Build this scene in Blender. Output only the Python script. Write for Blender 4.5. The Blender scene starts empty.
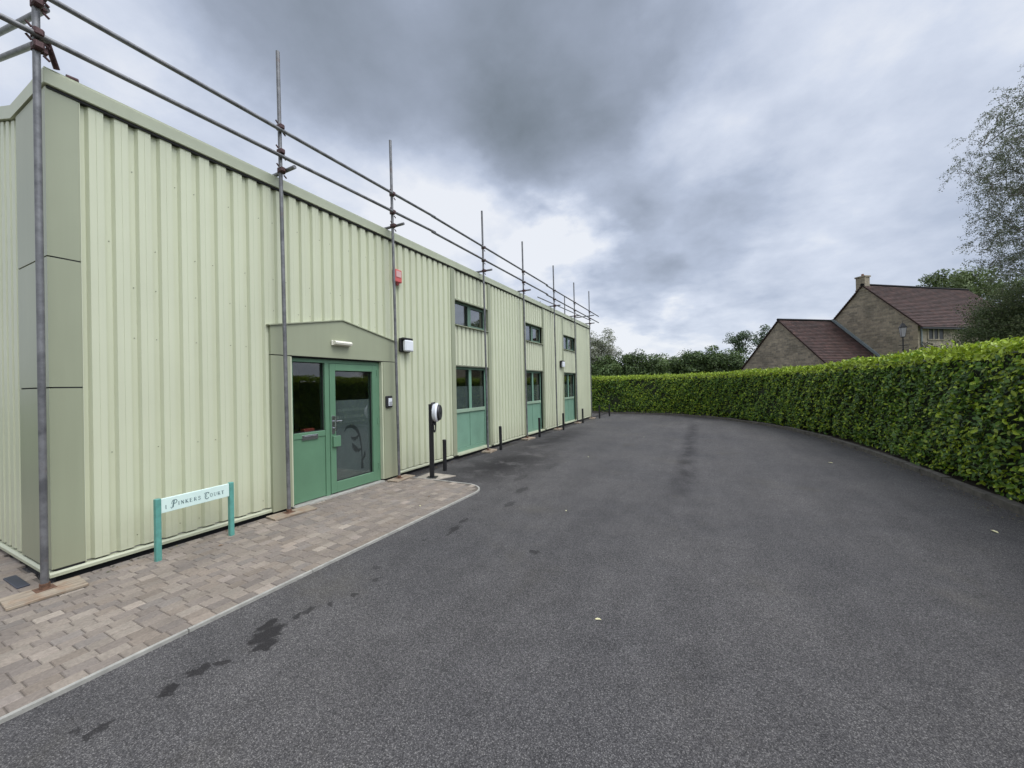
import bpy, math, random
import numpy as np
from mathutils import Vector, Matrix
random.seed(7)
rng = np.random.default_rng(11)
sc = bpy.context.scene
C = sc.collection
PI = math.pi

# ------------------------------------------------------------------ materials
def new_mat(name):
    m = bpy.data.materials.new(name); m.use_nodes = True
    nt = m.node_tree
    return m, nt, nt.nodes['Principled BSDF']

def N(nt, kind, **kw):
    n = nt.nodes.new(kind)
    for k, v in kw.items():
        setattr(n, k, v)
    return n

def math_node(nt, op, a, b=None, c=None, clamp=False):
    n = nt.nodes.new('ShaderNodeMath'); n.operation = op; n.use_clamp = clamp
    for i, v in enumerate((a, b, c)):
        if v is None: continue
        if isinstance(v, (int, float)): n.inputs[i].default_value = v
        else: nt.links.new(v, n.inputs[i])
    return n.outputs[0]

def noise(nt, vec, scale, detail=4, rough=.55, dist=0):
    n = N(nt, 'ShaderNodeTexNoise'); n.inputs['Scale'].default_value = scale
    n.inputs['Detail'].default_value = detail; n.inputs['Roughness'].default_value = rough
    n.inputs['Distortion'].default_value = dist
    if vec is not None: nt.links.new(vec, n.inputs['Vector'])
    return n.outputs['Fac']

def ramp(nt, fac, stops):
    r = N(nt, 'ShaderNodeValToRGB'); e = r.color_ramp.elements
    while len(e) < len(stops): e.new(.5)
    for i, (p, c) in enumerate(stops):
        e[i].position = p; e[i].color = (c if hasattr(c, '__len__') else (c, c, c)) + (1,) if hasattr(c, '__len__') else (c, c, c, 1)
    nt.links.new(fac, r.inputs[0]); return r.outputs[0]

def mixc(nt, fac, a, b, mode='MIX'):
    n = N(nt, 'ShaderNodeMix'); n.data_type = 'RGBA'; n.blend_type = mode
    for s, v in ((0, fac), (6, a), (7, b)):
        if isinstance(v, (int, float)): n.inputs[s].default_value = v
        elif isinstance(v, tuple): n.inputs[s].default_value = v + (1,) if len(v) == 3 else v
        else: nt.links.new(v, n.inputs[s])
    return n.outputs[2]

def bump(nt, b, height, strength=.3, dist=.01):
    n = N(nt, 'ShaderNodeBump'); n.inputs['Strength'].default_value = strength
    n.inputs['Distance'].default_value = dist
    nt.links.new(height, n.inputs['Height']); nt.links.new(n.outputs[0], b.inputs['Normal'])

def simple(name, col, rough=.5, metal=0, var=.12, scale=6, bstr=0, bscale=80, spec=.5, stretch=None):
    m, nt, b = new_mat(name)
    tc = N(nt, 'ShaderNodeTexCoord').outputs['Object']
    if stretch:
        mp = N(nt, 'ShaderNodeMapping'); mp.inputs['Scale'].default_value = stretch
        nt.links.new(tc, mp.inputs[0]); tc2 = mp.outputs[0]
    else: tc2 = tc
    f = noise(nt, tc2, scale, 6, .6)
    lo = tuple(c * (1 - var) for c in col); hi = tuple(min(1, c * (1 + var)) for c in col)
    nt.links.new(ramp(nt, f, [(.3, lo), (.7, hi)]), b.inputs['Base Color'])
    b.inputs['Roughness'].default_value = rough; b.inputs['Metallic'].default_value = metal
    b.inputs['Specular IOR Level'].default_value = spec
    if bstr: bump(nt, b, noise(nt, tc, bscale, 3), bstr, .003)
    return m

CLAD = (.555, .575, .41)
TRIM = (.30, .32, .215)
def cladding_mat(name, col, rough=.42):
    m, nt, b = new_mat(name)
    tc = N(nt, 'ShaderNodeTexCoord').outputs['Object']
    mp = N(nt, 'ShaderNodeMapping'); mp.inputs['Scale'].default_value = (3, 3, .25); nt.links.new(tc, mp.inputs[0])
    f = noise(nt, mp.outputs[0], 2.2, 5, .6)
    f2 = noise(nt, tc, 1.1, 3, .5)
    a = ramp(nt, f, [(.25, tuple(c * .90 for c in col)), (.75, tuple(min(1, c * 1.05) for c in col))])
    a = mixc(nt, .5, a, ramp(nt, f2, [(.3, tuple(c * .93 for c in col)), (.7, tuple(c * 1.04 for c in col))]))
    # splash dirt near the foot of the wall
    sep = N(nt, 'ShaderNodeSeparateXYZ'); nt.links.new(tc, sep.inputs[0])
    mr = N(nt, 'ShaderNodeMapRange'); nt.links.new(sep.outputs[2], mr.inputs[0])
    mr.inputs[1].default_value = .05; mr.inputs[2].default_value = .55; mr.inputs[3].default_value = 1; mr.inputs[4].default_value = 0
    sp = math_node(nt, 'MULTIPLY', mr.outputs[0], noise(nt, tc, 14, 5, .7), clamp=True)
    a = mixc(nt, math_node(nt, 'MULTIPLY', sp, .45), a, (.28, .25, .17))
    # faint run marks
    mp2 = N(nt, 'ShaderNodeMapping'); mp2.inputs['Scale'].default_value = (14, 14, .5); nt.links.new(tc, mp2.inputs[0])
    st = ramp(nt, noise(nt, mp2.outputs[0], 1.5, 4, .6), [(.58, 0.0), (.75, 1.0)])
    a = mixc(nt, math_node(nt, 'MULTIPLY', st, .06), a, (.27, .27, .18))
    nt.links.new(a, b.inputs['Base Color'])
    b.inputs['Roughness'].default_value = rough
    bump(nt, b, noise(nt, tc, 3.5, 2), .12, .02)
    return m

M = {}
M['clad'] = cladding_mat('pale_green_cladding', CLAD)
M['trim'] = cladding_mat('sage_trim', TRIM, .38)
M['fascia'] = cladding_mat('sage_fascia', (.44, .465, .33), .4)
M['trimdark'] = simple('screw_cap', (.16, .17, .12), .5)
M['hiframe'] = simple('grey_green_frame', (.105, .175, .13), .45, var=.08)
M['green'] = simple('green_paint', (.108, .215, .128), .38, var=.08, scale=3)
M['wgreen'] = simple('window_green_paint', (.17, .30, .215), .42, var=.08, scale=3)
M['wtrans'] = simple('pale_window_trim', (.27, .37, .265), .45, var=.08)
M['dark'] = simple('dark_gap', (.012, .012, .012), .8)
M['black'] = simple('black_paint', (.008, .008, .009), .5, var=.3, scale=20)
M['rubber'] = simple('black_plastic', (.02, .02, .022), .5, var=.2)
M['white'] = simple('white_plastic', (.72, .74, .76), .35, var=.04)
M['cream'] = simple('cream_plastic', (.72, .70, .58), .4, var=.04)
M['steel'] = simple('stainless_steel', (.55, .56, .57), .25, metal=1, var=.05)
M['red'] = simple('faded_red_plastic', (.55, .10, .09), .45, var=.15)
M['teal'] = simple('teal_paint', (.10, .30, .25), .5, var=.16, scale=14, bstr=.2)
M['signwhite'] = simple('pale_mint_board', (.64, .79, .72), .4, var=.04)
M['ink'] = simple('sign_ink', (.10, .17, .17), .6)
M['wall_in'] = simple('interior_wall', (.30, .29, .27), .8)
M['floor_in'] = simple('interior_floor', (.10, .09, .09), .6)
M['roof_in'] = simple('roof_sheet', (.30, .33, .24), .5)
M['soil'] = simple('soil', (.035, .026, .018), .95, var=.4, scale=20, bstr=.8, bscale=40)
M['kerb'] = simple('kerb_stone', (.11, .10, .085), .9, var=.4, scale=9, bstr=.6, bscale=60)
M['edging'] = simple('edging_concrete', (.32, .31, .275), .85, var=.2, scale=12, bstr=.4, bscale=120)
M['concrete'] = simple('concrete_pad', (.33, .29, .235), .9, var=.3, scale=9, bstr=.4, bscale=70)
M['stripdark'] = simple('dark_blue_grey', (.022, .026, .042), .45, var=.3)
M['plaster'] = simple('pale_stone', (.27, .24, .18), .85, var=.15)
M['lead'] = simple('lead_flashing', (.17, .20, .21), .5, var=.2)
M['oak'] = simple('dark_wood', (.045, .035, .028), .6)
M['lampglass'] = simple('frosted_lamp_glass', (.40, .38, .40), .3)
M['leafpale'] = simple('dry_leaf', (.62, .58, .34), .6, var=.3, scale=60)
M['leafbrown'] = simple('brown_leaf', (.22, .12, .05), .6, var=.3, scale=60)
M['field'] = simple('grass_field', (.07, .11, .03), .95, var=.35, scale=.6, bstr=.5, bscale=5)

def tube_mat():
    m, nt, b = new_mat('galvanised_tube')
    tc = N(nt, 'ShaderNodeTexCoord').outputs['Object']
    f = noise(nt, tc, 9, 6, .65)
    a = ramp(nt, f, [(.35, (.10, .10, .104)), (.65, (.20, .20, .202))])
    g = ramp(nt, noise(nt, tc, 3.1, 6, .7), [(.60, 0.0), (.72, 1.0)])
    a = mixc(nt, math_node(nt, 'MULTIPLY', g, .55), a, (.13, .07, .045))
    nt.links.new(a, b.inputs['Base Color']); b.inputs['Metallic'].default_value = .35
    b.inputs['Roughness'].default_value = .48
    bump(nt, b, noise(nt, tc, 60, 3), .2, .002)
    return m
M['tube'] = tube_mat()
M['coupler'] = simple('rusty_coupler', (.075, .038, .038), .6, metal=.4, var=.5, scale=40, bstr=.5)
M['rust'] = simple('rusty_plate', (.12, .062, .036), .85, var=.5, scale=40, bstr=.5)

def timber_mat():
    m, nt, b = new_mat('weathered_board')
    tc = N(nt, 'ShaderNodeTexCoord').outputs['Object']
    mp = N(nt, 'ShaderNodeMapping'); mp.inputs['Scale'].default_value = (30, 2, 10); nt.links.new(tc, mp.inputs[0])
    f = noise(nt, mp.outputs[0], 2, 6, .65)
    a = ramp(nt, f, [(.3, (.15, .115, .08)), (.7, (.40, .335, .25))])
    r = ramp(nt, noise(nt, tc, 9, 4), [(.52, 0.0), (.66, 1.0)])
    a = mixc(nt, math_node(nt, 'MULTIPLY', r, .45), a, (.22, .11, .05))
    nt.links.new(a, b.inputs['Base Color']); b.inputs['Roughness'].default_value = .85
    bump(nt, b, f, .5, .004)
    return m
M['timber'] = timber_mat()

def glass_mat():
    m = bpy.data.materials.new('window_glass'); m.use_nodes = True; nt = m.node_tree
    nt.nodes.clear()
    out = N(nt, 'ShaderNodeOutputMaterial'); mx = N(nt, 'ShaderNodeMixShader')
    t = N(nt, 'ShaderNodeBsdfTransparent'); t.inputs[0].default_value = (.75, .78, .76, 1)
    g = N(nt, 'ShaderNodeBsdfGlossy'); g.inputs['Roughness'].default_value = .015
    lw = N(nt, 'ShaderNodeLayerWeight'); lw.inputs[0].default_value = .5
    fr_ = math_node(nt, 'MULTIPLY_ADD', math_node(nt, 'POWER', lw.outputs['Facing'], 3.2), .75, .10, clamp=True)
    nt.links.new(fr_, mx.inputs[0]); nt.links.new(t.outputs[0], mx.inputs[1]); nt.links.new(g.outputs[0], mx.inputs[2])
    tc = N(nt, 'ShaderNodeTexCoord').outputs['Object']
    bp = N(nt, 'ShaderNodeBump'); bp.inputs['Strength'].default_value = .06; bp.inputs['Distance'].default_value = .01
    nt.links.new(noise(nt, tc, 2.5, 2), bp.inputs['Height']); nt.links.new(bp.outputs[0], g.inputs['Normal'])
    nt.links.new(mx.outputs[0], out.inputs[0]); return m
M['glass'] = glass_mat()
M['frost'] = simple('frosted_film', (.24, .275, .285), .55, var=.12, scale=2)
M['frostdark'] = simple('frosted_film_motif', (.075, .09, .095), .5)
M['frostlight'] = simple('frosted_film_lettering', (.36, .40, .40), .55)

def attr_mat(name, rough=.5, spec=.5, translucent=.0, bs=0, var=0):
    m, nt, b = new_mat(name)
    a = N(nt, 'ShaderNodeAttribute'); a.attribute_name = 'tint'
    col = a.outputs['Color']
    if var:
        tc = N(nt, 'ShaderNodeTexCoord').outputs['Object']
        n1 = noise(nt, tc, 45, 5, .7); n2 = noise(nt, tc, 2.2, 4, .6)
        col = mixc(nt, 1, col, ramp(nt, n1, [(.25, 1 - var), (.75, 1.0 + var * .6)]), 'MULTIPLY')
        col = mixc(nt, 1, col, ramp(nt, n2, [(.3, .80), (.7, 1.08)]), 'MULTIPLY')
        if bs: bump(nt, b, n1, bs, .004)
    nt.links.new(col, b.inputs['Base Color'])
    b.inputs['Roughness'].default_value = rough; b.inputs['Specular IOR Level'].default_value = spec
    if translucent:
        out = nt.nodes['Material Output']; mx = N(nt, 'ShaderNodeMixShader'); mx.inputs[0].default_value = translucent
        t = N(nt, 'ShaderNodeBsdfTranslucent'); nt.links.new(col, t.inputs[0])
        nt.links.new(b.outputs[0], mx.inputs[1]); nt.links.new(t.outputs[0], mx.inputs[2]); nt.links.new(mx.outputs[0], out.inputs[0])
    return m
M['laurel'] = attr_mat('laurel_leaf', .42, .42, .22)
M['leaf'] = attr_mat('tree_leaf', .6, .3, .2)
M['paver'] = attr_mat('paving_block', .85, .3, 0, .6, .28)
M['tile'] = attr_mat('roof_tile', .8, .3, 0, .4, .2)
M['bark'] = simple('bark', (.10, .085, .07), .9, var=.4, scale=12, bstr=.6)
M['birchbark'] = simple('grey_bark', (.17, .15, .14), .85, var=.4, scale=8, bstr=.6)
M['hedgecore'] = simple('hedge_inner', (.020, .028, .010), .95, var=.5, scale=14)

def asphalt_mat():
    m, nt, b = new_mat('asphalt')
    tc = N(nt, 'ShaderNodeTexCoord').outputs['Object']
    v = N(nt, 'ShaderNodeTexVoronoi'); v.inputs['Scale'].default_value = 195; nt.links.new(tc, v.inputs['Vector'])
    chip = ramp(nt, N_sep(nt, v.outputs['Color']), [(.0, (.064, .0625, .063)), (.45, (.094, .092, .092)), (.80, (.135, .132, .130)), (.96, (.215, .21, .20))])
    edge = ramp(nt, v.outputs['Distance'], [(.25, 1.0), (.75, .45)])
    a = mixc(nt, 1, chip, edge, 'MULTIPLY')
    fine = ramp(nt, noise(nt, tc, 90, 3, .75), [(.35, .84), (.7, 1.2)])
    a = mixc(nt, 1, a, fine, 'MULTIPLY')
    big = ramp(nt, noise(nt, tc, .45, 6, .6), [(.3, (.80, .80, .82)), (.7, (1.18, 1.15, 1.12))])
    a = mixc(nt, 1, a, big, 'MULTIPLY')
    mid = ramp(nt, noise(nt, tc, 3.5, 6, .7), [(.3, .86), (.7, 1.12)])
    a = mixc(nt, 1, a, mid, 'MULTIPLY')
    # long wear marks along the drive
    mp = N(nt, 'ShaderNodeMapping'); mp.inputs['Scale'].default_value = (1.6, .18, 1); nt.links.new(tc, mp.inputs[0])
    a = mixc(nt, 1, a, ramp(nt, noise(nt, mp.outputs[0], 1.3, 6, .65), [(.3, .86), (.7, 1.1)]), 'MULTIPLY')
    # brownish dusty areas
    br = ramp(nt, noise(nt, tc, .8, 5, .65), [(.56, 0.0), (.72, 1.0)])
    a = mixc(nt, math_node(nt, 'MULTIPLY', br, .25), a, (.10, .09, .065))
    # drips, painted contact shade and stains: (x, y, half-length x, half-length y, strength)
    stains_shade = [(-2.70, 1.58, .035, .07, .9), (-2.60, 1.52, .06, .10, .9), (-2.50, 1.45, .045, .075, .9), (-2.63, 1.15, .03, .06, .85), (-2.58, 1.24, .025, .03, .8),
              (-2.61, 1.00, .035, .04, .9), (-2.60, 1.82, .03, .05, .7), (-2.61, 1.72, .03, .04, .8), (-2.61, .74, .02, .05, .8), (-2.70, .69, .02, .02, .7),
              (-2.54, 1.94, .03, .03, .75), (-2.47, 2.11, .03, .03, .75), (-2.56, 3.57, .035, .10, .8), (-2.62, 3.83, .03, .08, .75), (-2.53, 3.41, .025, .05, .75), (-2.67, 3.16, .02, .03, .7), (-2.40, 4.6, .05, .12, .6), (-2.55, 5.3, .06, .16, .6), (-1.5, 3.38, .04, .05, .75),
              (-4.86, 12.0, .16, 9.0, .8), (-3.75, 7.0, .85, 1.9, .98), (-4.1, 10.4, .6, 3.2, .85), (-2.9, 6.0, .06, .25, .5), (-2.75, 7.1, .08, .3, .4), (-2.5, 2.35, .02, .03, .6), (-2.66, 2.5, .02, .03, .5)]  # the long narrow band by the wall is contact shade painted into the colour
    wn = N(nt, 'ShaderNodeTexNoise'); wn.inputs['Scale'].default_value = 17; wn.inputs['Detail'].default_value = 6; nt.links.new(tc, wn.inputs['Vector'])
    sub = N(nt, 'ShaderNodeVectorMath', operation='SUBTRACT'); nt.links.new(wn.outputs['Color'], sub.inputs[0]); sub.inputs[1].default_value = (.5, .5, .5)
    scl = N(nt, 'ShaderNodeVectorMath', operation='SCALE'); nt.links.new(sub.outputs[0], scl.inputs[0]); scl.inputs['Scale'].default_value = .13
    add = N(nt, 'ShaderNodeVectorMath', operation='ADD'); nt.links.new(tc, add.inputs[0]); nt.links.new(scl.outputs[0], add.inputs[1])
    tot = None; patch = None
    for (x, y, hx, hy, s) in stains_shade:
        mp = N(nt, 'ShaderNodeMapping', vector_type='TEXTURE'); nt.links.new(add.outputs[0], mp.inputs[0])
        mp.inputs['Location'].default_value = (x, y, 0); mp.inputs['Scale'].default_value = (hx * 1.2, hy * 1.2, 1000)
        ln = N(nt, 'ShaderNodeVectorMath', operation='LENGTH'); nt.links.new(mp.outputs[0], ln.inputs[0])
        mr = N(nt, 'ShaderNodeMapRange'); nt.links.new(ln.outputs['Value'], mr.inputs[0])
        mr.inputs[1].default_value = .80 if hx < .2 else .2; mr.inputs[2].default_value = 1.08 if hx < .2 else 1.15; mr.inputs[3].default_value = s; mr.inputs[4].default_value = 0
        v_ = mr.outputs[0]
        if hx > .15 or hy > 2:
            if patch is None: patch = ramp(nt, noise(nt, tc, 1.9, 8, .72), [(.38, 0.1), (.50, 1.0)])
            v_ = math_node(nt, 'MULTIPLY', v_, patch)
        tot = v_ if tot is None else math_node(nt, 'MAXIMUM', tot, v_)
    # seam streak from (-.5,15.8) to (-.35,6)
    sp = N(nt, 'ShaderNodeSeparateXYZ'); nt.links.new(add.outputs[0], sp.inputs[0])
    lx = math_node(nt, 'ADD', sp.outputs[0], math_node(nt, 'MULTIPLY_ADD', sp.outputs[1], .014, .28))
    dx = math_node(nt, 'ABSOLUTE', lx)
    w = N(nt, 'ShaderNodeMapRange'); nt.links.new(dx, w.inputs[0]); w.inputs[1].default_value = .04; w.inputs[2].default_value = .24; w.inputs[3].default_value = .8; w.inputs[4].default_value = 0
    y0 = N(nt, 'ShaderNodeMapRange'); nt.links.new(sp.outputs[1], y0.inputs[0]); y0.inputs[1].default_value = 5.4; y0.inputs[2].default_value = 6.8
    y1 = N(nt, 'ShaderNodeMapRange'); nt.links.new(sp.outputs[1], y1.inputs[0]); y1.inputs[1].default_value = 17; y1.inputs[2].default_value = 15.5
    st = math_node(nt, 'MULTIPLY', math_node(nt, 'MULTIPLY', w.outputs[0], y0.outputs[0]), y1.outputs[0])
    st = math_node(nt, 'MULTIPLY', st, ramp(nt, noise(nt, tc, 2.2, 5, .7), [(.38, .15), (.6, 1.0)]))
    tot = math_node(nt, 'MAXIMUM', tot, st)
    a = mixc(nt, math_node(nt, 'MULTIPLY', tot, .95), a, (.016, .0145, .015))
    # even tint over the whole surface
    a = mixc(nt, 1, a, (1.05, 1.035, 1.035), 'MULTIPLY')
    nt.links.new(a, b.inputs['Base Color'])
    rr = N(nt, 'ShaderNodeMapRange'); nt.links.new(tot, rr.inputs[0]); rr.inputs[3].default_value = .82; rr.inputs[4].default_value = .74
    nt.links.new(rr.outputs[0], b.inputs['Roughness']); b.inputs['Specular IOR Level'].default_value = .2
    bump(nt, b, math_node(nt, 'ADD', v.outputs['Distance'], noise(nt, tc, 60, 3)), .5, .006)
    return m

def N_sep(nt, col):
    s = N(nt, 'ShaderNodeSeparateColor'); nt.links.new(col, s.inputs[0]); return s.outputs[0]
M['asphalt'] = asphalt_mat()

def stone_mat():
    m, nt, b = new_mat('rubble_stone')
    tc = N(nt, 'ShaderNodeTexCoord').outputs['Object']
    sp = N(nt, 'ShaderNodeSeparateXYZ'); nt.links.new(tc, sp.inputs[0])
    cb = N(nt, 'ShaderNodeCombineXYZ'); nt.links.new(math_node(nt, 'ADD', sp.outputs[0], sp.outputs[1]), cb.inputs[0]); nt.links.new(sp.outputs[2], cb.inputs[1])
    wn = N(nt, 'ShaderNodeTexNoise'); wn.inputs['Scale'].default_value = 3; nt.links.new(tc, wn.inputs['Vector'])
    sc_ = N(nt, 'ShaderNodeVectorMath', operation='SCALE'); nt.links.new(wn.outputs['Color'], sc_.inputs[0]); sc_.inputs['Scale'].default_value = .10
    ad = N(nt, 'ShaderNodeVectorMath', operation='ADD'); nt.links.new(cb.outputs[0], ad.inputs[0]); nt.links.new(sc_.outputs[0], ad.inputs[1])
    br = N(nt, 'ShaderNodeTexBrick'); nt.links.new(ad.outputs[0], br.inputs['Vector'])
    br.inputs['Scale'].default_value = 1; br.inputs['Brick Width'].default_value = .36; br.inputs['Row Height'].default_value = .15
    br.inputs['Mortar Size'].default_value = .012; br.inputs['Color1'].default_value = (.33, .275, .20, 1); br.inputs['Color2'].default_value = (.18, .155, .12, 1)
    br.inputs['Mortar'].default_value = (.27, .24, .19, 1); br.inputs['Bias'].default_value = -.1
    a = mixc(nt, 1, br.outputs['Color'], ramp(nt, noise(nt, tc, 1.1, 5, .65), [(.3, .72), (.7, 1.22)]), 'MULTIPLY')
    a = mixc(nt, 1, a, ramp(nt, noise(nt, tc, 7, 4, .7), [(.3, .75), (.7, 1.2)]), 'MULTIPLY')
    nt.links.new(a, b.inputs['Base Color']); b.inputs['Roughness'].default_value = .95
    bump(nt, b, math_node(nt, 'SUBTRACT', noise(nt, tc, 9, 4), br.outputs['Fac']), .6, .03)
    return m
M['stone'] = stone_mat()
def em(name, col, s):
    m, nt, b = new_mat(name); b.inputs['Emission Color'].default_value = col + (1,); b.inputs['Emission Strength'].default_value = s
    b.inputs['Base Color'].default_value = col + (1,); return m
M['lampon'] = em('lit_diffuser', (.75, .68, .25), .55)

# ------------------------------------------------------------------ mesh builder
class MB:
    def __init__(s): s.v = []; s.f = []; s.c = []; s.m = []
    def face(s, pts, tint=None, mi=0):
        i = len(s.v); s.v += [tuple(p) for p in pts]; s.f.append(tuple(range(i, i + len(pts)))); s.c.append(tint); s.m.append(mi)
    def add(s, vs, fs, tint=None, mi=0):
        i = len(s.v); s.v += [tuple(p) for p in vs]
        for f in fs: s.f.append(tuple(i + k for k in f)); s.c.append(tint); s.m.append(mi)
    def box(s, x0, x1, y0, y1, z0, z1, bev=0, tint=None, mi=0):
        if bev <= 0:
            vs = [(x, y, z) for z in (z0, z1) for y in (y0, y1) for x in (x0, x1)]
            s.add(vs, [(0, 2, 3, 1), (4, 5, 7, 6), (0, 1, 5, 4), (2, 6, 7, 3), (0, 4, 6, 2), (1, 3, 7, 5)], tint, mi); return
        b = min(bev, (x1 - x0) / 2.1, (y1 - y0) / 2.1, (z1 - z0) / 2.1)
        # chamfered box: 24 verts
        vs = []; idx = {}
        for ix, x in enumerate((x0, x1)):
            for iy, y in enumerate((y0, y1)):
                for iz, z in enumerate((z0, z1)):
                    sx = b if ix == 0 else -b; sy = b if iy == 0 else -b; sz = b if iz == 0 else -b
                    idx[(ix, iy, iz, 0)] = len(vs); vs.append((x, y + sy, z + sz))
                    idx[(ix, iy, iz, 1)] = len(vs); vs.append((x + sx, y, z + sz))
                    idx[(ix, iy, iz, 2)] = len(vs); vs.append((x + sx, y + sy, z))
        fs = []
        for k in range(2):
            fs.append([idx[(k, 0, 0, 0)], idx[(k, 1, 0, 0)], idx[(k, 1, 1, 0)], idx[(k, 0, 1, 0)]][::1 if k else -1])
            fs.append([idx[(0, k, 0, 1)], idx[(1, k, 0, 1)], idx[(1, k, 1, 1)], idx[(0, k, 1, 1)]][::-1 if k else 1])
            fs.append([idx[(0, 0, k, 2)], idx[(1, 0, k, 2)], idx[(1, 1, k, 2)], idx[(0, 1, k, 2)]][::1 if k else -1])
        for a in range(2):
            for c in range(2):
                fs.append([idx[(0, a, c, 1)], idx[(1, a, c, 1)], idx[(1, a, c, 2)], idx[(0, a, c, 2)]])
                fs.append([idx[(a, 0, c, 0)], idx[(a, 1, c, 0)], idx[(a, 1, c, 2)], idx[(a, 0, c, 2)]])
                fs.append([idx[(a, c, 0, 0)], idx[(a, c, 1, 0)], idx[(a, c, 1, 1)], idx[(a, c, 0, 1)]])
                for d in range(2): fs.append([idx[(a, c, d, 0)], idx[(a, c, d, 1)], idx[(a, c, d, 2)]])
        s.add(vs, fs, tint, mi)
    def tube(s, a, b, r, r2=None, n=12, caps=True, tint=None, mi=0):
        a = Vector(a); b = Vector(b); r2 = r if r2 is None else r2
        d = (b - a).normalized(); u = d.orthogonal().normalized(); w = d.cross(u)
        vs = [];
        for (p, rr) in ((a, r), (b, r2)):
            for k in range(n):
                t = 2 * PI * k / n; vs.append(p + (u * math.cos(t) + w * math.sin(t)) * rr)
        fs = [(k, (k + 1) % n, n + (k + 1) % n, n + k) for k in range(n)]
        if caps: fs += [tuple(range(n))[::-1], tuple(range(n, 2 * n))]
        s.add(vs, fs, tint, mi)
    def prism(s, poly, axis, a, b, mi=0):
        # poly: list of 2D points; axis 'x','y' or 'z' extruded from a to b
        def P(p, t): return {'x': (t, p[0], p[1]), 'y': (p[0], t, p[1]), 'z': (p[0], p[1], t)}[axis]
        n = len(poly); vs = [P(p, a) for p in poly] + [P(p, b) for p in poly]
        fs = [(k, (k + 1) % n, n + (k + 1) % n, n + k) for k in range(n)] + [tuple(range(n))[::-1], tuple(range(n, 2 * n))]
        s.add(vs, fs, None, mi)
    def build(s, name, mat, parent=None, smooth=False, fix=True, loc=None, defer=None):
        me = bpy.data.meshes.new(name); me.from_pydata(s.v, [], s.f)
        for m in (mat if isinstance(mat, (list, tuple)) else [mat]): me.materials.append(m)
        if any(s.m): me.polygons.foreach_set('material_index', s.m)
        if any(c is not None for c in s.c):
            ca = me.color_attributes.new('tint', 'FLOAT_COLOR', 'CORNER')
            arr = []
            for f, c in zip(s.f, s.c): arr += list((tuple(c or (.5, .5, .5)) + (1,)) * len(f))
            ca.data.foreach_set('color', arr)
        o = bpy.data.objects.new(name, me); C.objects.link(o)
        if fix:
            import bmesh
            bm = bmesh.new(); bm.from_mesh(me); bmesh.ops.recalc_face_normals(bm, faces=bm.faces); bm.to_mesh(me); bm.free()
        if smooth:
            for p in me.polygons: p.use_smooth = True
            try: me.set_sharp_from_angle(angle=math.radians(40))
            except Exception: pass
        if loc is not None:
            me.transform(Matrix.Translation(-Vector(loc))); o.location = loc
        if parent is not None:
            o.parent = parent
            if parent.get('_abs'):      # geometry was given in world coordinates
                o.matrix_parent_inverse = Matrix.Translation(parent.location).inverted()
        return o

def tag(o, label, cat, group=None):
    o['label'] = label; o['category'] = cat
    if group: o['group'] = group
    return o
def thing(name, label, cat, loc=(0, 0, 0), rz=0, group=None, absolute=True):
    o = bpy.data.objects.new(name, None); C.objects.link(o); o.location = loc; o.rotation_euler = (0, 0, rz)
    o.empty_display_size = .2
    if absolute: o['_abs'] = 1
    return tag(o, label, cat, group)
def structure(o): o['kind'] = 'structure'; return o
def copy_thing(root, loc, rz=None):
    r = root.copy(); C.objects.link(r); r.location = loc
    if rz is not None: r.rotation_euler = (0, 0, rz)
    for ch in list(root.children):
        c = ch.copy(); C.objects.link(c); c.parent = r
        for g in list(ch.children):
            d = g.copy(); C.objects.link(d); d.parent = c
    return r

# ------------------------------------------------------------------ camera
r = Vector((0.89183962, 0.45194419, -0.01919733)); u = Vector((0.01870215, 0.00556342, 0.99980962)); f = Vector((-0.45196495, 0.89202887, 0.00349065))
cd = bpy.data.cameras.new('camera'); cam = bpy.data.objects.new('camera', cd); C.objects.link(cam)
cam.matrix_world = Matrix(((r.x, u.x, -f.x, 0), (r.y, u.y, -f.y, 0), (r.z, u.z, -f.z, 1.6), (0, 0, 0, 1)))
cd.sensor_width = 36; cd.lens = 385 / 1024 * 36; cd.clip_start = .05; cd.clip_end = 3000
sc.camera = cam

# ------------------------------------------------------------------ sky and light
SUN_EL, SUN_AZ = math.radians(58), math.radians(98)    # azimuth from +Y towards +X
sun_dir = Vector((math.sin(SUN_AZ) * math.cos(SUN_EL), math.cos(SUN_AZ) * math.cos(SUN_EL), math.sin(SUN_EL)))
sl = bpy.data.lights.new('sun', 'SUN'); so = bpy.data.objects.new('sun', sl); C.objects.link(so)
sl.energy = 1.35; sl.angle = math.radians(25); sl.color = (1, .97, .93)
so.rotation_euler = sun_dir.to_track_quat('Z', 'Y').to_euler(); so.location = (0, 0, 30)

w = bpy.data.worlds.new('World'); sc.world = w; w.use_nodes = True; nt = w.node_tree
bg = nt.nodes['Background']
sky = N(nt, 'ShaderNodeTexSky', sky_type='NISHITA'); sky.sun_disc = False; sky.sun_elevation = SUN_EL; sky.sun_rotation = SUN_AZ
tc = N(nt, 'ShaderNodeTexCoord').outputs['Generated']
sp = N(nt, 'ShaderNodeSeparateXYZ'); nt.links.new(tc, sp.inputs[0])
zz = math_node(nt, 'ADD', math_node(nt, 'MAXIMUM', sp.outputs[2], 0.0), .30)
cb = N(nt, 'ShaderNodeCombineXYZ')
nt.links.new(math_node(nt, 'DIVIDE', sp.outputs[0], zz), cb.inputs[0]); nt.links.new(math_node(nt, 'DIVIDE', sp.outputs[1], zz), cb.inputs[1])
cloudvec = cb.outputs[0]
n1 = noise(nt, cloudvec, 1.4, 8, .47, .1)
n2 = noise(nt, cloudvec, 4.0, 9, .60, .1)
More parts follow.
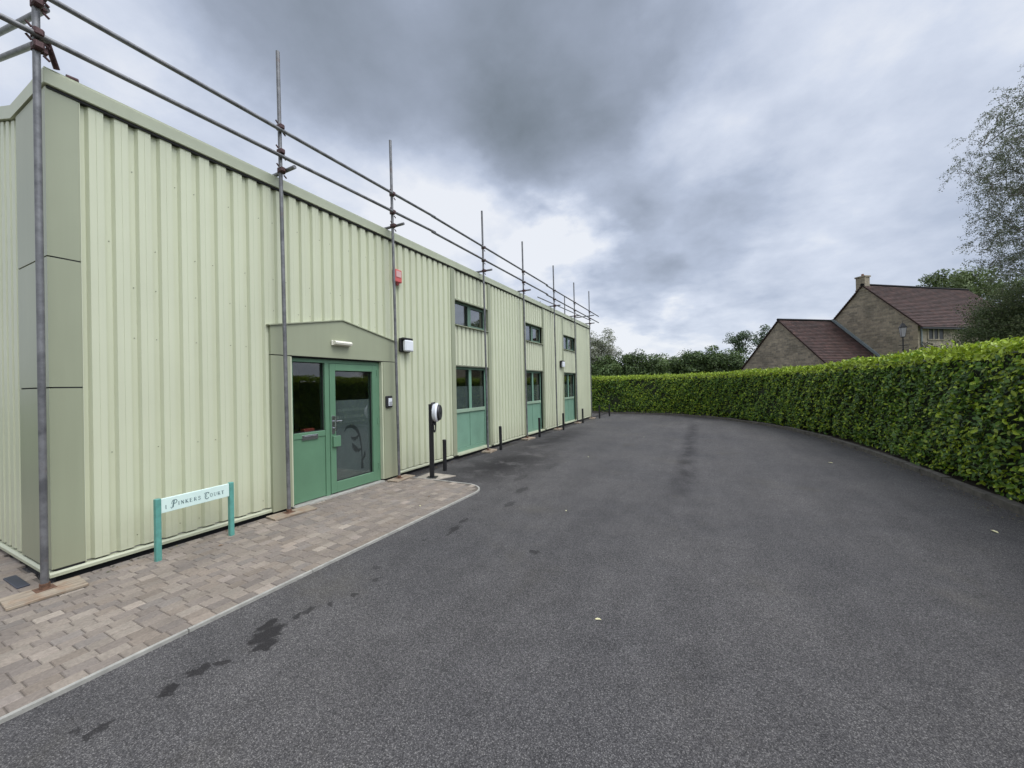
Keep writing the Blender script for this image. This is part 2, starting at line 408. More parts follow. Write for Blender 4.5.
# jitter the direction so that the cloud masses get ragged edges
wn = N(nt, 'ShaderNodeTexNoise'); wn.inputs['Scale'].default_value = 1.6; wn.inputs['Detail'].default_value = 7; wn.inputs['Roughness'].default_value = .55; nt.links.new(cloudvec, wn.inputs['Vector'])
sb = N(nt, 'ShaderNodeVectorMath', operation='SUBTRACT'); nt.links.new(wn.outputs['Color'], sb.inputs[0]); sb.inputs[1].default_value = (.5, .5, .5)
s2 = N(nt, 'ShaderNodeVectorMath', operation='SCALE'); nt.links.new(sb.outputs[0], s2.inputs[0]); s2.inputs['Scale'].default_value = .55
ad = N(nt, 'ShaderNodeVectorMath', operation='ADD'); nt.links.new(tc, ad.inputs[0]); nt.links.new(s2.outputs[0], ad.inputs[1])
nm = N(nt, 'ShaderNodeVectorMath', operation='NORMALIZE'); nt.links.new(ad.outputs[0], nm.inputs[0])
def blob(d, inner, outer, wgt):
    dp = N(nt, 'ShaderNodeVectorMath', operation='DOT_PRODUCT'); nt.links.new(nm.outputs[0], dp.inputs[0])
    dp.inputs[1].default_value = Vector(d).normalized()
    mr = N(nt, 'ShaderNodeMapRange', interpolation_type='SMOOTHSTEP'); nt.links.new(dp.outputs['Value'], mr.inputs[0])
    mr.inputs[1].default_value = math.cos(math.radians(outer)); mr.inputs[2].default_value = math.cos(math.radians(inner))
    mr.inputs[3].default_value = 0; mr.inputs[4].default_value = wgt
    return mr.outputs[0]
tot = None
for args in [((-.463, .565, .683), 2, 24, .36), ((-.248, .726, .642), 2, 20, .24), ((-.05, .762, .647), 2, 14, .20), ((-.294, .642, .708), 6, 28, .12),
             ((-.30, .79, .53), 2, 13, .16), ((-.089, .938, .336), 2, 14, .30), ((.068, .918, .391), 3, 10, .10), ((-.183, .951, .25), 3, 9, .16),
             ((.36, .91, .18), 6, 22, .17), ((.231, .814, .532), 5, 24, .02), ((-.617, .433, .657), 3, 14, .10),
             ((-.30, .90, .33), 1, 8, -.22), ((-.862, .255, .439), 5, 24, -.02), ((-.20, .97, .12), 1, 12, -.16), ((-.579, .694, .429), 2, 12, -.12), ((.0, .85, .53), 1, 9, -.15), ((.16, .93, .30), 1, 8, -.03)]:
    b_ = blob(*args); tot = b_ if tot is None else math_node(nt, 'ADD', tot, b_)
dens = math_node(nt, 'ADD', tot, math_node(nt, 'MULTIPLY', math_node(nt, 'SUBTRACT', n1, .5), .95))
dens = math_node(nt, 'ADD', dens, math_node(nt, 'MULTIPLY', math_node(nt, 'SUBTRACT', n2, .5), .5))
dens = math_node(nt, 'ADD', dens, .10)
ccol = ramp(nt, dens, [(0.0, (.88, .91, .97)), (.15, (.69, .75, .875)), (.36, (.50, .565, .70)), (.60, (.345, .395, .49)), (1.0, (.20, .235, .275))])
# the cloud deck is brighter towards the hidden sun, behind the camera
dp = N(nt, 'ShaderNodeVectorMath', operation='DOT_PRODUCT'); nt.links.new(tc, dp.inputs[0]); dp.inputs[1].default_value = sun_dir
mr = N(nt, 'ShaderNodeMapRange', interpolation_type='SMOOTHSTEP'); nt.links.new(dp.outputs['Value'], mr.inputs[0])
mr.inputs[1].default_value = .60; mr.inputs[2].default_value = 1.0; mr.inputs[3].default_value = 1.0; mr.inputs[4].default_value = 4.0
gl = N(nt, 'ShaderNodeVectorMath', operation='SCALE'); nt.links.new(ccol, gl.inputs[0]); nt.links.new(mr.outputs[0], gl.inputs['Scale'])
sk = N(nt, 'ShaderNodeVectorMath', operation='SCALE'); nt.links.new(sky.outputs[0], sk.inputs[0]); sk.inputs['Scale'].default_value = .12
fin = mixc(nt, .92, sk.outputs[0], gl.outputs[0])
sc10 = N(nt, 'ShaderNodeVectorMath', operation='SCALE'); nt.links.new(fin, sc10.inputs[0]); sc10.inputs['Scale'].default_value = 10
nt.links.new(sc10.outputs[0], bg.inputs[0]); bg.inputs[1].default_value = .1

sc.view_settings.view_transform = 'Standard'; sc.view_settings.look = 'None'
sc.view_settings.exposure = 0; sc.view_settings.gamma = 1; sc.view_settings.use_curve_mapping = False
sc.cycles.max_bounces = 6; sc.cycles.transparent_max_bounces = 12
sc.cycles.use_denoising = True

# ------------------------------------------------------------------ ground
WX = -4.93                                     # facade plane
b = MB(); b.box(-700, 700, -700, 700, -.6, -.012); structure(b.build('ground', M['field']))
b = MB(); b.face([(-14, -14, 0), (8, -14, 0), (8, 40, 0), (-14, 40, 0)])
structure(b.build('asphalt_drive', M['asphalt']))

KERB = [(3.22, -8), (3.20, 2), (3.18, 6.4), (3.16, 8.2), (3.08, 10), (2.90, 12), (2.55, 14), (1.95, 15.9), (.95, 17.8), (-.2, 19.2), (-1.7, 20.15), (-3.4, 20.6), (-6, 20.8), (-13, 20.8)]
def smooth_path(P, step):
    P = [Vector((p[0], p[1], 0)) for p in P]; out = []
    for i in range(len(P) - 1):
        p0 = P[max(i - 1, 0)]; p1 = P[i]; p2 = P[i + 1]; p3 = P[min(i + 2, len(P) - 1)]
        n = max(1, int((p2 - p1).length / step))
        for k in range(n):
            t = k / n
            out.append(.5 * ((2 * p1) + (p2 - p0) * t + (2 * p0 - 5 * p1 + 4 * p2 - p3) * t * t + (3 * p1 - p0 - 3 * p2 + p3) * t ** 3))
    out.append(P[-1]); return out
def offset(path, d):
    out = []
    for i, p in enumerate(path):
        t = (path[min(i + 1, len(path) - 1)] - path[max(i - 1, 0)]).normalized(); out.append(p + Vector((t.y, -t.x, 0)) * d)
    return out
path = smooth_path(KERB, .6)
outer = offset(path, .12)
b = MB()
for i in range(len(path) - 1):
    j = random.uniform(-.008, .008); h = .075 + random.uniform(-.012, .012)
    a0, a1 = path[i], path[i + 1]; c0, c1 = outer[i], outer[i + 1]
    e = (a1 - a0).normalized() * .006
    a0, a1, c0, c1 = a0 + e, a1 - e, c0 + e, c1 - e
    lo = [Vector((q.x + j, q.y, -.05)) for q in (a0, a1, c1, c0)]; hi = [Vector((q.x + j, q.y, h)) for q in (a0, a1, c1, c0)]
    b.add(lo + hi, [(0, 1, 5, 4), (1, 2, 6, 5), (2, 3, 7, 6), (3, 0, 4, 7), (4, 5, 6, 7)])
structure(b.build('kerb', M['kerb']))
b = MB(); o1 = offset(path, .10); o2 = offset(path, 2.0)
for i in range(len(path) - 1):
    b.face([(o1[i].x, o1[i].y, .03), (o1[i + 1].x, o1[i + 1].y, .03), (o2[i + 1].x, o2[i + 1].y, .03), (o2[i].x, o2[i].y, .03)])
structure(b.build('hedge_bed', M['soil'], fix=False))

# block paving: outline x from the wall to -3.25, rounded end at y = 5.3
def in_pave(x, y):
    if y > 5.22: return False
    if x > -3.125: return False
    if y > 4.85 and x > -3.52:
        return (x + 3.52) ** 2 + (y - 4.86) ** 2 < .40 ** 2
    if x < WX + .03 and y > 1.17: return False
    return x > -9 and y > -5
b = MB()
bv = [(-3.52 + .40 * math.cos(t), 4.86 + .375 * math.sin(t)) for t in np.linspace(0, PI / 2, 8)]
b.prism([(-3.53, 4.865)] + bv, 'z', -.03, .0160)
b.c = [(.135, .115, .095)] * len(b.f)
AV = (.245, .217, .185)
x = -3.122; k = 0
PAL = [(.265, .215, .18), (.225, .18, .155), (.30, .245, .20), (.19, .155, .14), (.245, .19, .15), (.34, .285, .235), (.21, .18, .165), (.235, .19, .165)]
while x > -9:
    wd = .094; y = -5 + random.random() * .2
    while y < 5.4:
        ln = random.choice((.115, .142, .142, .142))
        cx, cy = x - wd / 2, y + ln / 2
        if in_pave(cx, cy) and in_pave(cx + wd * .3, cy + ln * .35) and in_pave(cx - wd * .4, cy - ln * .3):
            g = .0022; h = .022 + random.uniform(-.0012, .0012); c = random.choice(PAL); q = random.uniform(.90, 1.10); c = tuple(.5 * v + .5 * w_ for v, w_ in zip(c, AV)); c = (c[0] * .93, c[1] * .925, c[2] * .90); c = tuple(v * 1.25 for v in c) if random.random() < .05 else c
            b.box(x - wd + g, x - g, y + g, y + ln - g, -.02, h, .0045, tint=tuple(v * q for v in c))
        y += ln
    x -= wd; k += 1
b.box(-9, -3.12, -5, 1.1, -.03, .0165, tint=(.135, .115, .095)); b.box(WX + .02, -3.12, 1.1, 4.86, -.03, .0165, tint=(.135, .115, .095)); b.box(WX + .02, -3.52, 4.86, 5.235, -.03, .0165, tint=(.135, .115, .095))
structure(b.build('block_paving', M['paver']))
# concrete edging strip of the paving
ep = [Vector((-3.095, yy, 0)) for yy in np.arange(-5, 4.75, .9)] + [Vector((-3.095, 4.86, 0))]
ep += [Vector((-3.52 + .425 * math.cos(t), 4.86 + .40 * math.sin(t), 0)) for t in np.linspace(.2, PI / 2, 8)] + [Vector((-4.2, 5.26, 0)), Vector((WX + .02, 5.26, 0))]
b = MB(); q = offset(ep, -.026)
for i in range(len(ep) - 1):
    e = (ep[i + 1] - ep[i]).normalized() * (.003 if (ep[i + 1] - ep[i]).length > .3 else 0); h = .022
    P4 = [ep[i] + e, ep[i + 1] - e, q[i + 1] - e, q[i] + e]
    lo = [Vector((p.x, p.y, -.03)) for p in P4]; hi = [Vector((p.x, p.y, h)) for p in P4]
    b.add(lo + hi, [(0, 1, 5, 4), (1, 2, 6, 5), (2, 3, 7, 6), (3, 0, 4, 7), (4, 5, 6, 7)])
structure(b.build('pavement_edging', M['edging']))
b = MB(); b.face([(-4.62, 5.02, .030), (-4.12, 5.10, .030), (-4.02, 5.64, .030), (-4.62, 5.66, .030)][::-1]); 
b = MB(); b.prism([(-4.60, 5.28), (-4.16, 5.28), (-4.02, 5.66), (-4.62, 5.68)], 'z', -.02, .012)
structure(b.build('concrete_pad', M['concrete']))

# ------------------------------------------------------------------ the industrial building
BL = 18.0; BX = -14.9; ZB = .09; ZT = 4.20; ZR = 4.335
glass2 = M['glass'].copy(); glass2.name = 'reflective_window_glass'
for n_ in glass2.node_tree.nodes:
    if n_.type == 'MATH' and n_.operation == 'MULTIPLY_ADD': n_.inputs[2].default_value = .26
M['glass2'] = glass2
bld = thing('industrial_unit', 'long low commercial unit clad in pale green ribbed metal sheets, scaffold tubes along it', 'building', (WX, 1.115, 0))
PITCH = .1697; DEP = .036
def ribbed(mb, y0, y1, z0, z1, off=0.0, topcap=True, gable=None, screws=True):
    """ribbed sheet in the facade plane; z1 may be a function of y"""
    zt = z1 if callable(z1) else (lambda y: z1)
    k = math.floor((y0 - 1.31) / PITCH) - 1; pts = []
    while True:
        s = 1.31 + k * PITCH
        if s > y1: break
        for (d, dx) in ((0, 0), (.010, -DEP), (.056, -DEP), (.074, 0), (.120, 0), (.1215, -.002), (.123, 0)):
            pts.append((s + d, dx))
        k += 1
    ins = []
    def at(y):
        for i in range(len(pts) - 1):
            if pts[i][0] <= y <= pts[i + 1][0]:
                t = (y - pts[i][0]) / max(1e-6, pts[i + 1][0] - pts[i][0]); return pts[i][1] + t * (pts[i + 1][1] - pts[i][1])
        return 0
    prof = [(y0, at(y0))] + [p for p in pts if y0 < p[0] < y1] + [(y1, at(y1))]
    for (a, b_) in zip(prof, prof[1:]):
        mb.face([(WX + off + a[1], a[0], z0), (WX + off + b_[1], b_[0], z0), (WX + off + b_[1], b_[0], zt(b_[0])), (WX + off + a[1], a[0], zt(a[0]))])
    if screws:
        k = math.floor((y0 - 1.31) / PITCH) - 1
        while 1.31 + k * PITCH < y1 - .06:
            yy = 1.31 + k * PITCH + .035
            if yy > y0 + .02:
                for z in (.22, 1.05, 2.13, 2.62, 3.02, 3.75):
                    if z0 + .03 < z < zt(yy) - .03 and (k * 7 + int(z * 10)) % 5 < 3:
                        x = WX + off - DEP
                        mb.tube((x, yy, z), (x + .005, yy, z), .0045, n=6, mi=1)
            k += 1
def wall_part(fn, name='wall', mats=None): 
    mb = MB(); fn(mb); return mb.build(name, mats or [M['clad'], M['trimdark']], bld, fix=False)
# surround outline
SY0, SY1, SAP = 2.95, 5.13, 4.02
def sur_top(y): return 2.42 + (2.62 - 2.42) * (y - SY0) / (SAP - SY0) if y < SAP else 2.62 - (2.62 - 2.40) * (y - SAP) / (SY1 - SAP)
bays = [(7.0, 8.43), (10.70, 12.08), (14.18, 15.72)]
SW = .15
segs = [(1.325, SY0), (SY1, bays[0][0] - SW), (bays[0][1] + SW, bays[1][0] - SW), (bays[1][1] + SW, bays[2][0] - SW), (bays[2][1] + SW, 17.93)]
for (a, c) in segs: wall_part(lambda mb: ribbed(mb, a, c, ZB + .03, ZT))
wall_part(lambda mb: ribbed(mb, SY0, SY1, 2.30, ZT))
for (a, c) in bays:
    wall_part(lambda mb: ribbed(mb, a, c, 2.07, 2.955, -.012))
    wall_part(lambda mb: ribbed(mb, a, c, 3.545, ZT, -.012))
# backing walls: they close the rib troughs and line the openings
bk = MB()
def backing(y0, y1, z0, z1): bk.box(WX - .20, WX - .046, y0, y1, z0, z1)
backing(1.14, 3.21, .05, 4.25); backing(3.21, 4.83, 2.06, 4.25); backing(4.83, bays[0][0], .05, 4.25)
for i, (a, c) in enumerate(bays):
    nx = bays[i + 1][0] if i < 2 else BL - .02
    backing(a, c, 2.05, 2.96); backing(a, c, 3.54, 4.25); backing(a, c, .05, .10); backing(c, nx, .05, 4.25)
bk.box(BX, WX - .2, BL - .2, BL - .02, .05, 4.25); bk.box(BX, WX - .20, 1.20, 1.35, .05, 4.25); bk.box(BX, BX + .2, 1.35, BL - .2, .05, 4.25)
bk.build('inner_wall', M['wall_in'], bld)
b = MB(); b.box(BX + .2, WX - .2, 1.35, BL - .2, .02, .06); b.build('floor', M['floor_in'], bld)
b = MB(); b.box(BX + .2, WX - .2, 1.35, BL - .2, 2.62, 2.70); b.box(BX + .2, WX - .2, 1.35, BL - .2, 4.22, 4.27); b.build('ceiling', M['wall_in'], bld)
b = MB(); b.box(-8.2, -8.1, 1.35, BL - .2, .06, 2.62); b.box(-8.1, WX - .2, 5.5, 5.6, .06, 2.62); b.box(-8.1, WX - .2, 2.7, 2.8, .06, 2.62); b.build('partition', M['wall_in'], bld)
# corner pilaster panels (facade side and gable side), three stacked with dark joints
zj = [ZB + .03, 1.655, 2.765, ZT]
for i in range(3):
    b = MB()
    b.prism([(WX - .78, 1.16), (WX - .78, 1.125), (WX + .006, 1.125), (WX + .006, 1.322), (WX - .02, 1.322), (WX - .02, 1.16)], 'z', zj[i] + .006, zj[i + 1] - .006)
    b.build('corner_panel', M['trim'], bld)
b = MB(); b.box(WX - .03, WX + .002, 1.15, 1.32, ZB, ZT); b.box(WX - .77, WX - .03, 1.138, 1.159, ZB, ZT); b.build('joint_backing', M['dark'], bld)
# edge flashing between pilaster and sheets
b = MB(); b.box(WX - .03, WX + .003, 1.324, 1.330, ZB + .03, ZT); b.build('edge_flashing', M['clad'], bld)
# gable sheet (near end) and far end, back
def ribbed_x(mb, x0, x1, yy, sgn, ztop):
    xs = x0; p = [(x0, 0)]
    while xs < x1:
        for (d, dx) in ((.118, 0), (.122, .004), (.126, 0), (.1, 0)): pass
        p += [(xs + .10, 0), (xs + .112, DEP), (xs + .158, DEP), (xs + .17, 0)]; xs += PITCH
    p = [q for q in p if q[0] < x1] + [(x1, 0)]
    for a, c in zip(p, p[1:]):
        mb.face([(a[0], yy + sgn * a[1], ZB + .03), (c[0], yy + sgn * c[1], ZB + .03), (c[0], yy + sgn * c[1], ztop(c[0])), (a[0], yy + sgn * a[1], ztop(a[0]))])
RIDX = (BX + WX) / 2
SL = math.tan(math.radians(17))
def rake(x):
    e1 = WX - .90; e2 = BX + .90
    if x > e1 or x < e2: return ZT
    return ZT + SL * min(e1 - x, x - e2)
mb = MB(); ribbed_x(mb, BX, WX - .78, 1.135, 1, rake); mb.build('gable_wall', M['clad'], bld, fix=False)
mb = MB(); ribbed_x(mb, BX, WX, BL, -1, rake); mb.build('gable_wall', M['clad'], bld, fix=False)
b = MB(); b.box(BX - .02, BX, 1.12, BL, ZB, ZT); b.build('rear_wall', M['clad'], bld)
# fill of the gables behind the sheets
for yy in (1.21, BL - .19):
    b = MB(); pl = [(BX + .9, 4.26), (WX - .9, 4.26), (RIDX, 4.26 + SL * (WX - .9 - RIDX))]
    b.prism(pl, 'y', yy, yy + .12); b.build('gable_infill', M['wall_in'], bld)
# fascia: front, with drip lip; then gable returns
b = MB(); b.box(WX - .06, WX + .035, 1.112, BL + .03, ZT + .008, ZR, .006); b.box(WX - .30, WX + .02, 1.12, BL + .02, ZR + .001, ZR + .018)
b.build('fascia', M['fascia'], bld)
b = MB(); b.box(WX - .10, WX + .015, 1.135, BL, ZT - .015, ZT + .006); b.build('fascia_shadow_gap', M['dark'], bld)
def gable_fascia(yy0, yy1):
    b = MB(); e1 = WX - .88; e2 = BX + .88; rz = SL * (e1 - RIDX)
    top = [(WX - .062, ZR - .004), (e1, ZR - .004), (RIDX, ZR + rz), (e2, ZR - .004), (BX - .05, ZR - .004)]
    bot = [(BX - .05, ZT + .008), (e2, ZT + .008), (RIDX, ZT + rz), (e1, ZT + .008), (WX - .062, ZT + .008)]
    for i in range(4):
        t0, t1 = top[i], top[i + 1]; b1, b0 = bot[3 - i], bot[4 - i]
        b.prism([t0, t1, b1, b0], 'y', yy0, yy1)
    b.build('gable_fascia', M['fascia'], bld)
gable_fascia(1.112, 1.18); gable_fascia(BL - .06, BL + .03)
# roof sheets behind the parapet
b = MB(); e1 = WX - .88; rz = SL * (e1 - RIDX)
b.face([(e1, 1.15, ZR - .06), (e1, BL - .06, ZR - .06), (RIDX, BL - .06, ZR + rz - .06), (RIDX, 1.15, ZR + rz - .06)])
b.face([(BX + .88, 1.15, ZR - .06), (RIDX, 1.15, ZR + rz - .06), (RIDX, BL - .06, ZR + rz - .06), (BX + .88, BL - .06, ZR - .06)])
b.face([(WX - .06, 1.15, ZR - .062), (WX - .06, BL - .06, ZR - .062), (e1, BL - .06, ZR - .062), (e1, 1.15, ZR - .062)])
b.build('roof', M['roof_in'], bld, fix=False)
# base trim
def base_trim(y0, y1):
    b = MB(); b.prism([(WX - .05, ZB - .025), (WX + .022, ZB - .025), (WX + .022, ZB), (WX + .006, ZB + .015), (WX - .05, ZB + .015)], 'y', y0, y1); b.build('base_trim', M['fascia'], bld)
base_trim(1.112, SY0 - .002); base_trim(SY1 + .002, bays[0][0] - .17); base_trim(bays[0][1] + .17, bays[1][0] - .17); base_trim(bays[1][1] + .17, bays[2][0] - .17); base_trim(bays[2][1] + .17, BL + .01)
b = MB(); b.prism([(1.16, ZB - .025), (1.112, ZB - .025), (1.112, ZB), (1.13, ZB + .015), (1.16, ZB + .015)], 'x', BX, WX - .051); b.build('base_trim', M['fascia'], bld)
b = MB(); b.box(WX - .16, WX - .045, 1.16, 3.0, -.02, .05); b.box(WX - .16, WX - .045, 5.1, BL - .03, -.02, .05); b.box(BX + .05, WX - .05, 1.18, 1.30, -.02, .05); b.build('plinth', M['dark'], bld)
# corner flashing at far end
b = MB(); b.box(WX - .03, WX + .016, 17.93, BL + .012, ZB + .03, ZT); b.build('corner_flashing', M['clad'], bld)
# jamb flashings of the bays
for (a, c) in bays:
    for (p, q) in ((a - SW, a), (c, c + SW)):
        b = MB(); b.box(WX - .10, WX + .010, p, q, ZB, ZT - .002); b.box(WX + .0105, WX + .016, p + .004, p + .016, ZB, ZT - .002); b.build('jamb_flashing', M['trim'], bld)
    b = MB(); b.box(WX - .06, WX + .006, a + .002, c - .002, 2.045, 2.075); b.build('head_flashing', M['trimdark'], bld)
    b = MB(); b.box(WX - .06, WX + .006, a + .002, c - .002, 3.522, 3.552); b.build('head_flashing', M['trim'], bld)

def window_unit(y0, y1, z0, z1, panes, mats, depth=.10, low=None, rev=.0):
    """frame with real panes in the wall opening"""
    x0 = WX - depth - .05; x1 = WX - depth; fw = .055 if z1 - z0 > 1 else .038
    b = MB(); b.box(x0, x1, y0, y0 + fw, z0, z1); b.box(x0, x1, y1 - fw, y1, z0, z1)
    b.box(x0, x1, y0 + fw, y1 - fw, z1 - fw, z1); b.box(x0, x1, y0 + fw, y1 - fw, z0, z0 + fw)
    fr = b.build('window', mats[0], bld)
    return fr, x0, x1, fw
def gasket(par, x0, x1, ya, yb, za, zb, g=.009):
    b = MB(); b.box(x0, x1, ya, ya + g, za, zb); b.box(x0, x1, yb - g, yb, za, zb); b.box(x0, x1, ya + g, yb - g, zb - g, zb); b.box(x0, x1, ya + g, yb - g, za, za + g); b.build('gasket', M['dark'], par)
def pane(fr, x, ya, yb, za, zb):
    gasket(fr, x + .001, x + .012, ya, yb, za, zb)
    b = MB(); b.box(x - .006, x, ya, yb, za, zb); b.build('pane', M['glass2'] if za > 2.5 else M['glass'], fr)
for (a, c) in bays:
    # high window
    fr, x0, x1, fw = window_unit(a, c, 2.97, 3.52, 2, [M['hiframe']])
    fr['label'] = 'high horizontal window'
    b = MB(); ym = a + (c - a) * .46; b.box(x0, x1 + .01, ym, ym + .09, 2.97 + fw, 3.52 - fw)
    b.box(x0 + .004, x1 + .012, ym + .09, ym + .125, 3.008, 3.482); b.box(x0 + .004, x1 + .012, c - fw - .03, c - fw, 3.008, 3.482)
    b.box(x0 + .005, x1 + .011, ym + .125, c - fw - .03, 3.45, 3.480); b.box(x0 + .005, x1 + .011, ym + .125, c - fw - .03, 3.010, 3.04); b.build('mullion', M['hiframe'], fr)
    pane(fr, x0 + .03, a + fw, ym, 3.008, 3.482); pane(fr, x0 + .034, ym + .125, c - fw - .03, 3.04, 3.45)
    b = MB(); b.box(x1 - .02, WX + .035, a, c, 2.955, 2.972); b.build('sill', M['trim'], fr)
    # tall window with solid lower panels
    fr, x0, x1, fw = window_unit(a, c, .11, 2.045, 2, [M['wgreen']])
    fr['label'] = 'tall window over two solid panels'
    ym = (a + c) / 2
    b = MB(); b.box(x0, x1 + .012, ym - .05, ym + .05, 1.08, 2.045 - fw); b.build('mullion', M['wgreen'], fr)
    b = MB(); b.box(x0, x1 + .02, a + fw, c - fw, 1.00, 1.08, .004); b.build('transom', M['wtrans'], fr)
    for (p, q) in ((a + fw, ym - .012), (ym + .012, c - fw)):
        b = MB(); b.box(x0 + .01, x1 - .012, p, q, .19, 1.0, .006); b.build('panel', M['wgreen'], fr)
        pass
    b = MB(); b.box(x0 + .012, x1 - .004, ym - .012, ym + .012, .19, 1.0); b.box(x0, x1 + .004, a + fw, c - fw, .11 + fw, .19); b.build('bottom_rail', M['wgreen'], fr)
    pane(fr, x0 + .03, a + fw, ym - .05, 1.08, 1.99); pane(fr, x0 + .03, ym + .05, c - fw, 1.08, 1.99)
    b = MB(); b.box(x0 + .012, x0 + .015, a + fw, ym - .05, 1.08, 1.60); b.box(x0 + .012, x0 + .015, ym + .05, c - fw, 1.08, 1.60); b.build('frosted_film', M['frost'], fr)
    b = MB(); b.prism([(x1 - .03, .085), (WX + .045, .07), (WX + .045, .095), (x1 - .03, .112)], 'y', a, c); b.build('sill', M['fascia'], fr)

# entrance surround (flat sage panels, shallow gabled head)
b = MB()
XS = WX + .045
b.prism([(SY0, 2.052), (SY1, 2.052), (SY1, sur_top(SY1)), (SAP, 2.62), (SY0, sur_top(SY0))], 'x', WX - .045, XS)
ent = b.build('entrance_surround', M['trim'], bld)
b = MB(); b.box(WX - .045, XS, SY0, 3.205, ZB - .03, 2.040); b.build('side_panel', M['trim'], ent)
b = MB(); b.box(WX - .045, XS, 4.83, SY1, ZB - .03, 2.040); b.build('side_panel', M['trim'], ent)
b = MB(); b.box(WX - .05, WX + .03, SY0 + .01, SY1 - .01, 2.039, 2.053); b.build('joint', M['dark'], ent)
b = MB(); 
b.prism([(SY0 - .03, 2.41), (SY0 - .03, 2.425), (SAP, 2.636), (SAP, 2.621)], 'x', WX - .02, XS + .02); b.prism([(SAP, 2.621), (SAP, 2.636), (SY1 + .02, 2.412), (SY1 + .02, 2.397)], 'x', WX - .02, XS + .02)
b.build('head_flashing', M['trim'], ent)
for q_ in (3.206, 4.807):
    b = MB(); b.box(WX - .045, XS - .012, q_, q_ + .022, .06, 2.038); b.build('reveal', M['clad'], ent)
# green door set
DX0, DX1 = WX - .12, WX - .05; DX1 = WX - .03
Y0, YM, Y1, ZD = 3.228, 3.80, 4.807, 2.03
b = MB(); b.box(DX0, DX1, Y0, Y0 + .05, .04, ZD); b.box(DX0, DX1, Y1 - .06, Y1, .04, ZD); b.box(DX0, DX1, Y0 + .05, Y1 - .06, ZD - .05, ZD); b.box(DX0, DX1, YM - .035, YM + .035, .04, ZD - .05)
dset = b.build('door_frame', M['green'], bld)
b = MB(); b.box(DX0 - .02, XS + .03, Y0, Y1, .015, .04); b.build('threshold', M['edging'], dset)
b = MB(); b.box(DX0 + .01, DX1 - .012, Y0 + .05, YM - .035, .05, .92, .004); b.box(DX0 + .005, DX1 - .002, Y0 + .05, YM - .035, .92, 1.00, .004); b.build('lower_panel', M['green'], dset)
pn = MB(); pn.box(DX0 + .03, DX0 + .036, Y0 + .05, YM - .035, 1.0, ZD - .05); pn.build('pane', M['glass'], dset); gasket(dset, DX0 + .037, DX0 + .05, Y0 + .05, YM - .035, 1.0, ZD - .05)
b = MB(); b.box(DX1 - .004, DX1 + .006, 3.40, 3.64, .895, .965, .003); b.box(DX1 + .0065, DX1 + .012, 3.425, 3.615, .91, .95, .002); b.build('letter_plate', M['steel'], dset)
# door leaf
LX0, LX1 = DX0 + .01, DX1 + .012
b = MB(); b.box(LX0, LX1, YM + .04, YM + .135, .055, ZD - .055, .004); b.box(LX0, LX1, Y1 - .16, Y1 - .065, .055, ZD - .055, .004)
b.box(LX0, LX1, YM + .135, Y1 - .16, ZD - .16, ZD - .055, .004); b.box(LX0, LX1, YM + .135, Y1 - .16, .055, .21, .004)
door = b.build('door', M['green'], bld); door['label'] = 'green glazed entrance door'
GY0, GY1, GZ0, GZ1 = YM + .135, Y1 - .16, .21, ZD - .16
b = MB(); b.box(LX0 + .035, LX0 + .041, GY0, GY1, GZ0, GZ1); b.build('pane', M['glass'], door); gasket(door, LX0 + .042, LX0 + .055, GY0, GY1, GZ0, GZ1)
for hz in (.25, 1.0, 1.8):
    b = MB(); b.tube((LX1 + .004, Y1 - .062, hz), (LX1 + .004, Y1 - .062, hz + .10), .011, n=10); b.build('hinge', M['green'], door, smooth=True)
b = MB(); b.box(LX0 + .018, LX0 + .020, GY0, GY1, GZ0, 1.42); b.build('frosted_film', M['frost'], door)
# leaf-spray motif and lettering bars on the film
b = MB()
def strip(mb, P, wds, xx):
    for i in range(len(P) - 1):
        (a0, b0), (a1, b1) = P[i], P[i + 1]; L = math.hypot(a1 - a0, b1 - b0) + 1e-6; nx, ny = -(b1 - b0) / L, (a1 - a0) / L
        w0, w1 = wds[i], wds[i + 1]
        mb.face([(xx, a0 + nx * w0, b0 + ny * w0), (xx, a1 + nx * w1, b1 + ny * w1), (xx, a1 - nx * w1, b1 - ny * w1), (xx, a0 - nx * w0, b0 - ny * w0)])
fx = LX0 + .0215
strip(b, [(4.13, .93), (4.19, 1.0), (4.28, 1.01), (4.37, .95), (4.43, .83), (4.46, .66), (4.47, .48), (4.47, .30)], [.004, .02, .03, .028, .018, .012, .01, .03], fx)
strip(b, [(4.46, .62), (4.38, .60), (4.32, .66), (4.28, .74)], [.008, .035, .04, .004], fx + .0004)
strip(b, [(4.42, .86), (4.36, .80), (4.30, .80), (4.26, .84)], [.006, .03, .03, .004], fx + .0008)
strip(b, [(4.47, .42), (4.52, .50), (4.53, .58)], [.006, .025, .004], fx + .0012)
b.build('film_motif', M['frostdark'], door, fix=False)
for (ya, yb, z) in ((4.02, 4.50, 1.27), (4.00, 4.52, 1.16), (4.05, 4.48, 1.08)):
    y = ya; b = MB()
    while y < yb:
        l = random.uniform(.02, .05); h = .022 if z > 1.1 else .010
        b.face([(fx, y, z - h), (fx, y + l, z - h), (fx, y + l * .9, z + h), (fx, y + l * .1, z + h)]); y += l + .012
    b.build('film_lettering', M['frostlight'], door, fix=False)
